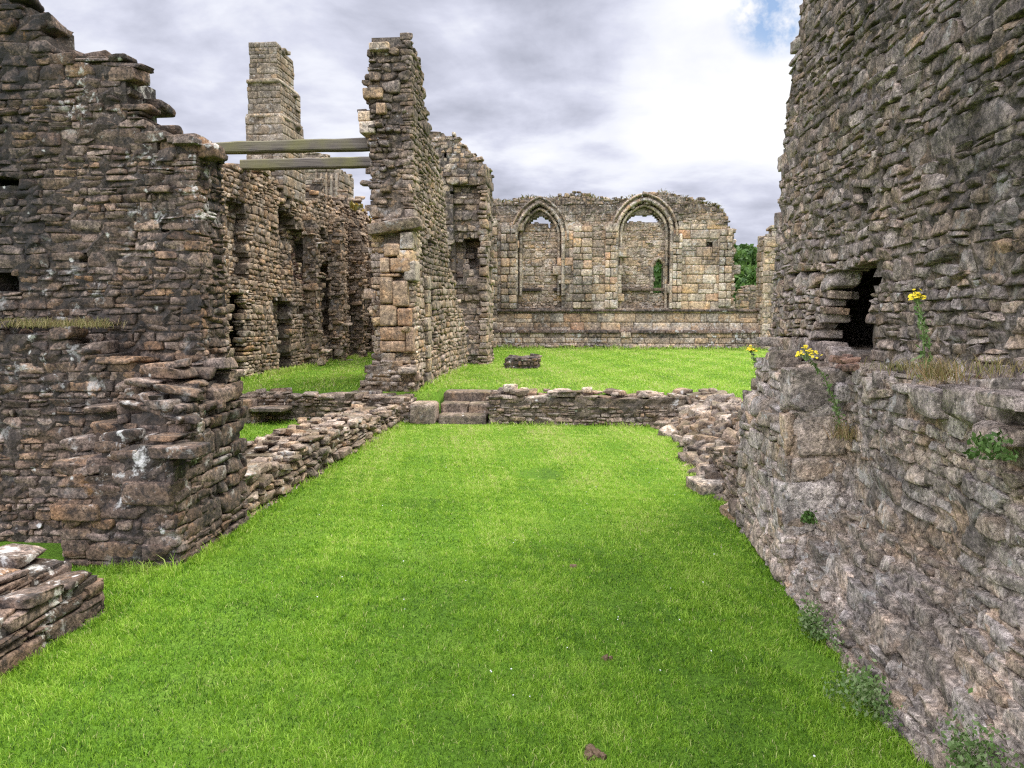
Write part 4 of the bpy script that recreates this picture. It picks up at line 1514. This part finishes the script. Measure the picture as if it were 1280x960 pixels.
M_pale2 = stone_mat('chimney_stone', [(.20, .165, .12), (.29, .245, .18), (.35, .30, .225), (.24, .20, .145), (.31, .24, .155)], mortar=(.20, .165, .12), stain=.55, lichen=.5, stain_scale=.9, bump=.35)
left_room()


# ---------------------------------------------------------------- timber beams
def beams():
    m = bpy.data.materials.new('weathered_timber')
    m.use_nodes = True
    nt = m.node_tree
    bs = nt.nodes['Principled BSDF']
    bs.inputs['Roughness'].default_value = .85
    geo = N(nt, 'ShaderNodeNewGeometry')
    mp = N(nt, 'ShaderNodeMapping', inp={'Scale': (1.2, 25, 25)})
    nt.links.new(geo.outputs['Position'], mp.inputs[0])
    n = N(nt, 'ShaderNodeTexNoise', inp={'Scale': 1.6, 'Detail': 6.0, 'Roughness': .6})
    nt.links.new(mp.outputs[0], n.inputs['Vector'])
    r = ramp(nt, [(.3, (.07, .056, .043)), (.55, (.135, .113, .086)), (.75, (.20, .17, .13))])
    nt.links.new(n.outputs[0], r.inputs[0])
    n2 = N(nt, 'ShaderNodeTexNoise', inp={'Scale': 1.4, 'Detail': 5.0})
    nt.links.new(geo.outputs['Position'], n2.inputs['Vector'])
    r2 = ramp(nt, [(.45, 0.0), (.62, 1.0)])
    nt.links.new(n2.outputs[0], r2.inputs[0])
    mp3 = N(nt, 'ShaderNodeMapping', inp={'Scale': (.8, 60, 60)})
    nt.links.new(geo.outputs['Position'], mp3.inputs[0])
    n3 = N(nt, 'ShaderNodeTexNoise', inp={'Scale': 1.1, 'Detail': 3.0, 'Roughness': .5})
    nt.links.new(mp3.outputs[0], n3.inputs['Vector'])
    r3 = ramp(nt, [(.36, .18), (.43, 1.0)])
    nt.links.new(n3.outputs[0], r3.inputs[0])
    wood = mixc(nt, r.outputs[0], r3.outputs[0], 1.0, 'MULTIPLY')
    c = mixc(nt, wood, (.15, .14, .04), mth(nt, 'MULTIPLY', r2.outputs[0], .7))
    nt.links.new(c, bs.inputs['Base Color'])
    b = N(nt, 'ShaderNodeBump', inp={'Strength': .5, 'Distance': .01})
    nt.links.new(n.outputs[0], b.inputs['Height'])
    nt.links.new(b.outputs[0], bs.inputs['Normal'])
    for (Y, ul, ur, vl0, vl1, vr0, vr1, lab) in ((12.2, 258, 462, 178, 191, 171, 186, 'upper weathered timber beam from the left wall to the tall fragment'),
                                                  (14.0, 316, 470, 199, 211, 195, 208, 'lower timber beam with green algae from the left wall to the tall fragment')):
        xl, z1 = onY(ul, vl0, Y); _, z0 = onY(ul, vl1, Y); xr, z3 = onY(ur, vr0, Y); _, z2 = onY(ur, vr1, Y)
        xl -= .25; xr += .2
        rs = np.random.RandomState(int(Y))
        n_ = 16
        V = []
        for i in range(n_ + 1):
            t = i / n_
            x = xl + (xr - xl) * t
            lo, hi = z0 + (z2 - z0) * t + rs.normal(0, .003), z1 + (z3 - z1) * t + rs.normal(0, .003)
            e = .02
            for (yy, zz) in ((Y, lo + e), (Y + e, lo), (Y + .2 - e, lo), (Y + .2, lo + e), (Y + .2, hi - e), (Y + .2 - e, hi), (Y + e, hi), (Y, hi - e)):
                V.append((x, yy, zz))
        Q = []
        for i in range(n_):
            for c_ in range(8):
                a, b_ = i * 8 + c_, i * 8 + (c_ + 1) % 8
                Q.append((a, a + 8, b_ + 8, b_))
        for i0 in (0, n_ * 8):
            Q += [(i0, i0 + 1, i0 + 2, i0 + 3), (i0, i0 + 3, i0 + 4, i0 + 7), (i0 + 4, i0 + 5, i0 + 6, i0 + 7)]
        o = mesh_obj('timber_beam', V, Q, [m], S=np.zeros(len(Q), bool), base=((xl + xr) / 2, Y + .1, z0))
        tag(o, lab, 'beam', 'timber beams bracing the walls')


beams()


# ---------------------------------------------------------------- plants
def leafset(P, size, tone, rs, up=.4, elong=1.6):
    """small pointed leaves, one folded quad each"""
    n = len(P)
    a = rs.normal(size=(n, 3)); a[:, 2] += up; a /= np.linalg.norm(a, axis=1)[:, None]
    b = np.cross(a, rs.normal(size=(n, 3))); b /= np.linalg.norm(b, axis=1)[:, None]
    s = np.asarray(size)[:, None] if np.ndim(size) else np.full((n, 1), size)
    V = np.stack([P - a * s * elong / 2, P + b * s / 2, P + a * s * elong / 2, P - b * s / 2], axis=1).reshape(-1, 3)
    Q = np.arange(n * 4).reshape(n, 4)
    return V, Q, np.repeat(tone, 4, axis=0)


def tone_of(v):
    t = np.ones((len(v), 4)); t[:, 0] = np.clip(v, 0, 1)
    return t


M_leaf = leaf_mat('tree_leaf', [(.03, .06, .016), (.055, .11, .024), (.09, .16, .032), (.11, .17, .04)], .25)
M_weed = leaf_mat('weed_leaf', [(.05, .10, .02), (.10, .18, .04), (.17, .25, .08), (.25, .30, .14)], .3)
M_drygrass = leaf_mat('dry_grass', [(.12, .14, .03), (.25, .22, .08), (.36, .27, .13), (.30, .17, .08)], .3)
M_moss = leaf_mat('moss_tuft', [(.06, .055, .02), (.11, .10, .03), (.17, .15, .04), (.26, .17, .05)], .2)
M_yellow = simple_mat('ragwort_yellow', (.72, .52, .02), (.85, .68, .04), 120, .6)
M_stem = simple_mat('green_stem', (.10, .15, .04), (.20, .26, .09), 30, .7)
M_bark = simple_mat('bark', (.05, .04, .03), (.12, .10, .075), 6, .95, .6, .04)
M_gorse = leaf_mat('gorse', [(.05, .06, .015), (.10, .10, .02), (.20, .15, .03), (.38, .24, .03)], .2)


def tube(P, r0, r1, seg=6):
    P = np.array(P, float); n = len(P)
    V, Q = [], []
    for i in range(n):
        d = P[min(i + 1, n - 1)] - P[max(i - 1, 0)]; d /= np.linalg.norm(d) + 1e-9
        u = np.cross(d, (0.3, .9, .2)); u /= np.linalg.norm(u); w = np.cross(d, u)
        r_ = r0 + (r1 - r0) * i / (n - 1)
        for k in range(seg):
            t = 6.283 * k / seg
            V.append(P[i] + r_ * (u * math.cos(t) + w * math.sin(t)))
    for i in range(n - 1):
        for k in range(seg):
            a, b = i * seg + k, i * seg + (k + 1) % seg
            Q.append((a, b, b + seg, a + seg))
    return np.array(V), np.array(Q)


class Bag:
    def __init__(self):
        self.V, self.Q, self.T, self.n = [], [], [], 0

    def add(self, V, Q, T=None):
        self.V.append(np.asarray(V)); self.Q.append(np.asarray(Q) + self.n); self.n += len(V)
        self.T.append(T if T is not None else np.ones((len(V), 4)))

    def build(self, name, mat, parent=None, base=(0, 0, 0)):
        return mesh_obj(name, np.concatenate(self.V), np.concatenate(self.Q), [mat], T=np.concatenate(self.T), parent=parent, base=base)


def tree(x, y, H, Wd, seed, label):
    rs = np.random.RandomState(seed)
    z0 = float(ground_z(np.array(x), np.array(y)))
    root = empty('tree', (x, y, z0))
    tag(root, label, 'tree', 'trees beyond the ruins')
    b = Bag()
    V, Q = tube([(x, y, z0 - .2), (x + rs.normal(0, .1), y, z0 + H * .3), (x + rs.normal(0, .25), y, z0 + H * .75)], H * .03, H * .008, 8)
    b.add(V, Q)
    lobes = []
    for i in range(16):
        a = rs.uniform(0, 6.283); t = rs.uniform(.2, 1)
        rr = Wd * .5 * math.sin(math.pi * (.18 + .75 * t)) * rs.uniform(.35, .95)
        c = np.array([x + rr * math.cos(a), y + rr * math.sin(a), z0 + H * (.22 + .68 * t)])
        lobes.append((c, Wd * rs.uniform(.13, .24)))
        V, Q = tube([(x, y, z0 + H * (.15 + .4 * t)), (np.array((x, y, z0 + H * (.2 + .5 * t))) + c) / 2, c], H * .009, H * .003, 5)
        b.add(V, Q)
    b.build('trunk', M_bark, root)
    f = Bag()
    for c, r_ in lobes:
        n = 260
        d = rs.normal(size=(n, 3)); d /= np.linalg.norm(d, axis=1)[:, None]
        P = c + d * (r_ * rs.uniform(.45, 1.08, n) ** .7)[:, None] * np.array([1, 1, .8])
        V, Q, T = leafset(P, rs.uniform(.18, .42, n), tone_of(rs.uniform(.1, .9) * .5 + rs.uniform(0, .5, n)), rs)
        f.add(V, Q, T)
    f.build('crown', M_leaf, root)


spots = [(12.3, 66, 6.6, 5.0), (14.6, 72, 7.4, 5.2), (16.6, 68, 7.0, 5.0), (13.4, 58, 4.6, 3.8), (15.2, 60, 4.2, 3.6), (18.6, 71, 7.6, 5.4), (9.6, 70, 6.4, 5.2), (7.2, 66, 5.9, 4.8), (5.6, 72, 6.0, 5.0), (21.5, 69, 7.0, 5.5)]
names = ['mid green tree at the left edge of the gap in the back wall', 'tall green tree filling the middle of the gap beside the back wall', 'tall dark tree at the right side of the gap, touching the pale pier',
         'low bushy tree in front of the others in the gap', 'small round tree in front, right in the gap', 'tree hidden behind the pale pier', 'tree behind the right end of the back wall',
         'tree showing dark through the small lancet', 'tree behind the right pointed window', 'tree behind the big right wall']
for i, ((x, y, h, w), nm) in enumerate(zip(spots, names)):
    tree(x, y, h, w, 200 + i, nm)


def ragwort(pts, head_r, label, seed, tilt=0.0):
    """pts: stem points from root to head in world space"""
    rs = np.random.RandomState(seed)
    root = empty('ragwort', pts[0])
    tag(root, label, 'plant', 'yellow ragwort on the right wall')
    b = Bag()
    P = np.array(pts, float)
    V, Q = tube(P, .0042, .0028, 6); b.add(V, Q)
    head = P[-1]
    f = Bag(); g = Bag()
    for i in range(34):
        o = rs.normal(size=3) * np.array([head_r, head_r, head_r * .9]) * .8; o[2] = abs(o[2]) * .9 - head_r * .35 * (np.hypot(o[0], o[1]) / head_r) ** 2 * .5
        c = head + o
        V, Q = tube([head - np.array([0, 0, head_r * 1.1]), (head + c) / 2 - np.array([0, 0, head_r * .3]), c], .0016, .0012, 4); b.add(V, Q)
        ax = rs.normal(0, .3, 3) + np.array([-.25, -.35, .8]); ax /= np.linalg.norm(ax)
        u = np.cross(ax, (1, 0, .1)); u /= np.linalg.norm(u); w = np.cross(ax, u)
        r_ = rs.uniform(.007, .0105)
        for k in range(10):
            t = 6.283 * k / 10; t1 = t + .35; t0 = t - .35
            pv = lambda tt, rad, lift=0: c + (u * math.cos(tt) + w * math.sin(tt)) * rad + ax * lift
            f.add(np.array([pv(t, r_ * .25, .002), pv(t1, r_ * .75, .001), pv(t, r_ * 1.15), pv(t0, r_ * .75, .001)]), np.array([(0, 1, 2, 3)]))
        ring = [c + (u * math.cos(6.283 * k / 6) + w * math.sin(6.283 * k / 6)) * r_ * .38 + ax * .002 for k in range(6)]
        f.add(np.array(ring + [c + ax * .005]), np.array([(0, 1, 2, 6), (2, 3, 4, 6), (4, 5, 0, 6)]))
    n = 130
    t = rs.uniform(0, .93, n)
    seglen = np.linspace(0, 1, len(P))
    c = np.stack([np.interp(t, seglen, P[:, i]) for i in range(3)], axis=1) + rs.normal(0, .016, (n, 3)) * (1.25 - t)[:, None]
    V, Q, T = leafset(c, rs.uniform(.008, .016, n), tone_of(rs.uniform(.2, .9, n)), rs, .3, 2.6)
    g.add(V, Q, T)
    b.build('stem', M_stem, root)
    g.build('leaves', M_weed, root)
    f.build('flower_head', M_yellow, root)


def p_on(u, v, X):
    y, z = onX(u, v, X)
    return np.array((X, y, z))


ragwort([p_on(1158, 470, 1.52), p_on(1155, 440, 1.50), p_on(1153, 405, 1.49), p_on(1146, 372, 1.48)], .024, 'tall yellow ragwort standing on the ledge of the right wall', 1)
ragwort([p_on(1052, 545, 1.53), p_on(1046, 510, 1.46), p_on(1030, 470, 1.36), p_on(1008, 443, 1.26)], .034, 'yellow ragwort leaning out from the ledge corner below the dark hole', 2)
ragwort([p_on(950, 478, 1.40), p_on(948, 465, 1.38), p_on(944, 450, 1.36), p_on(938, 437, 1.34)], .022, 'small faint ragwort at the far end of the right wall', 3)


def tuft(name, label, cat, P, n, hgt, mat, seed, group=None, spread=.08, wid=.004, tones=(.1, .9), lean=(.3, 1.3)):
    rs = np.random.RandomState(seed)
    P = np.array(P, float)
    pts = P[None] + rs.normal(0, 1, (n, 3)) * np.array([spread, spread, .008])
    V, Q, T = blades(pts, hgt * rs.uniform(.4, 1.2, n), wid * rs.uniform(.7, 1.3, n), rs.uniform(*lean, n), tone_of(rs.uniform(*tones, n)), rs)
    o = mesh_obj(name, V, Q, [mat], T=T, base=P)
    tag(o, label, cat, group)


def bush(name, label, cat, P, n, r_, leaf, mat, seed, group=None, tones=(.1, .9)):
    rs = np.random.RandomState(seed)
    P = np.array(P, float)
    d = rs.normal(0, 1, (n, 3)) * np.array(r_) * .5
    d[:, 2] = np.abs(d[:, 2])
    nc = 9
    cen = rs.normal(0, .5, (nc, 3)) * np.array(r_); cen[:, 2] = np.abs(cen[:, 2])
    pts = P[None] + cen[rs.randint(0, nc, n)] * .9 + d * .55
    V, Q, T = leafset(pts, leaf * rs.uniform(.6, 1.4, n), tone_of(rs.uniform(*tones, n)), rs, .5, 1.7)
    b = Bag(); b.add(V, Q, T)
    for i in range(nc):
        V, Q = tube([P, P + cen[i] * .5 + np.array([0, 0, r_[2] * .1]), P + cen[i]], leaf * .12, leaf * .06, 4)
        b.add(V, Q, tone_of(np.full(len(V), .4)))
    o = b.build(name, mat, base=P)
    tag(o, label, cat, group)


tuft('grass_tuft', 'dry brown grass tuft hanging over the ledge beside the tall ragwort', 'grass tuft', p_on(1175, 474, 1.44), 260, .10, M_drygrass, 1, 'grass tufts on the ledges', .055, .003, (.2, 1))
tuft('grass_tuft', 'green and dry grass tuft along the ledge left of the tall ragwort', 'grass tuft', p_on(1128, 462, 1.50), 140, .06, M_drygrass, 2, 'grass tufts on the ledges', .07, .003, (0, .6))
tuft('grass_tuft', 'grass tuft on the ledge at the right edge of the view', 'grass tuft', p_on(1245, 466, 1.45), 120, .06, M_drygrass, 3, 'grass tufts on the ledges', .07, .003, (0, .8))
tuft('grass_tuft', 'brown grass tuft at the foot of the leaning ragwort', 'grass tuft', p_on(1060, 548, 1.52), 200, .12, M_drygrass, 4, 'grass tufts on the ledges', .045, .003, (.3, 1))
for (u, sd_) in ((15, 5), (60, 6), (110, 7)):
    x, z = onY(u, 408, 5.22)
    tuft('grass_tuft', ['dry grass tuft on the left wall set-off at the edge of the view', 'dry grass tuft in the middle of the left wall set-off', 'dry grass tuft at the right end of the left wall set-off'][sd_ - 5], 'grass tuft', (x, 5.25, 1.55), 420, .07, M_drygrass, sd_, 'grass tufts on the ledges', .09, .003, (.0, .7))
bush('weed', 'small fern-like weed in the gap of the right wall', 'plant', p_on(1012, 655, 1.36), 160, (.05, .07, .07), .016, M_weed, 11, 'weeds on the right wall', (0, .4))
bush('weed', 'grey-green weed clump at the foot of the right wall halfway along', 'plant', (1.20, 3.85, 0), 700, (.09, .2, .14), .012, M_weed, 12, 'weeds on the right wall', (.2, 1))
bush('weed', 'bushy weed at the foot of the right wall, nearer the camera', 'plant', (1.18, 3.25, 0), 900, (.10, .2, .18), .012, M_weed, 13, 'weeds on the right wall', (.2, 1))
bush('weed', 'leafy weed against the right wall in the bottom right corner', 'plant', (1.26, 2.35, .12), 1000, (.07, .22, .2), .011, M_weed, 14, 'weeds on the right wall', (.2, .9))
bush('weed', 'trailing weed on the near face of the right wall', 'plant', p_on(1095, 740, 1.47), 200, (.02, .05, .14), .014, M_weed, 15, 'weeds on the right wall', (.1, .7))
bush('weed', 'leafy weed in a joint at the right edge of the picture', 'plant', p_on(1240, 575, 1.40), 200, (.05, .1, .05), .014, M_weed, 16, 'weeds on the right wall', (0, .6))


def moss_strip():
    rs = np.random.RandomState(9)
    n = 5200
    x = rs.uniform(-3.2, 5.2, n); k = rs.rand(n) < np.clip(.35 + sn(x, x * 0, 61, 2.0), .02, 1)
    x = x[k]; n = len(x)
    y = YB + rs.uniform(-.05, .9, n)
    z = H_ref(x) + rs.uniform(-.06, .06, n)
    V, Q, T = blades(np.stack([x, y, z], axis=1), rs.uniform(.05, .16, n), rs.uniform(.02, .04, n), rs.uniform(.4, 1.6, n), tone_of(rs.uniform(0, .8, n)), rs)
    o = mesh_obj('moss', V, Q, [M_moss], T=T)
    tag(o, 'brown and olive moss and grass growing along the top of the back wall', kind='stuff')


moss_strip()
for i, (u, v, Y, r_, lab) in enumerate(((402, 262, 20.2, .5, 'orange-tinged gorse bush on the left wall below the pale stub'), (428, 262, 21.2, .45, 'green gorse bush on the wall top at the corner'), (452, 280, 22.9, .4, 'low yellowish bush on the end wall top'))):
    x, z = onY(u, v, Y)
    bush('gorse', lab, 'bush', (x, Y - .1, z - .12), 800, (r_ * 1.0, r_ * .8, r_ * .7), .07, M_gorse, 30 + i, 'bushes on the wall tops')
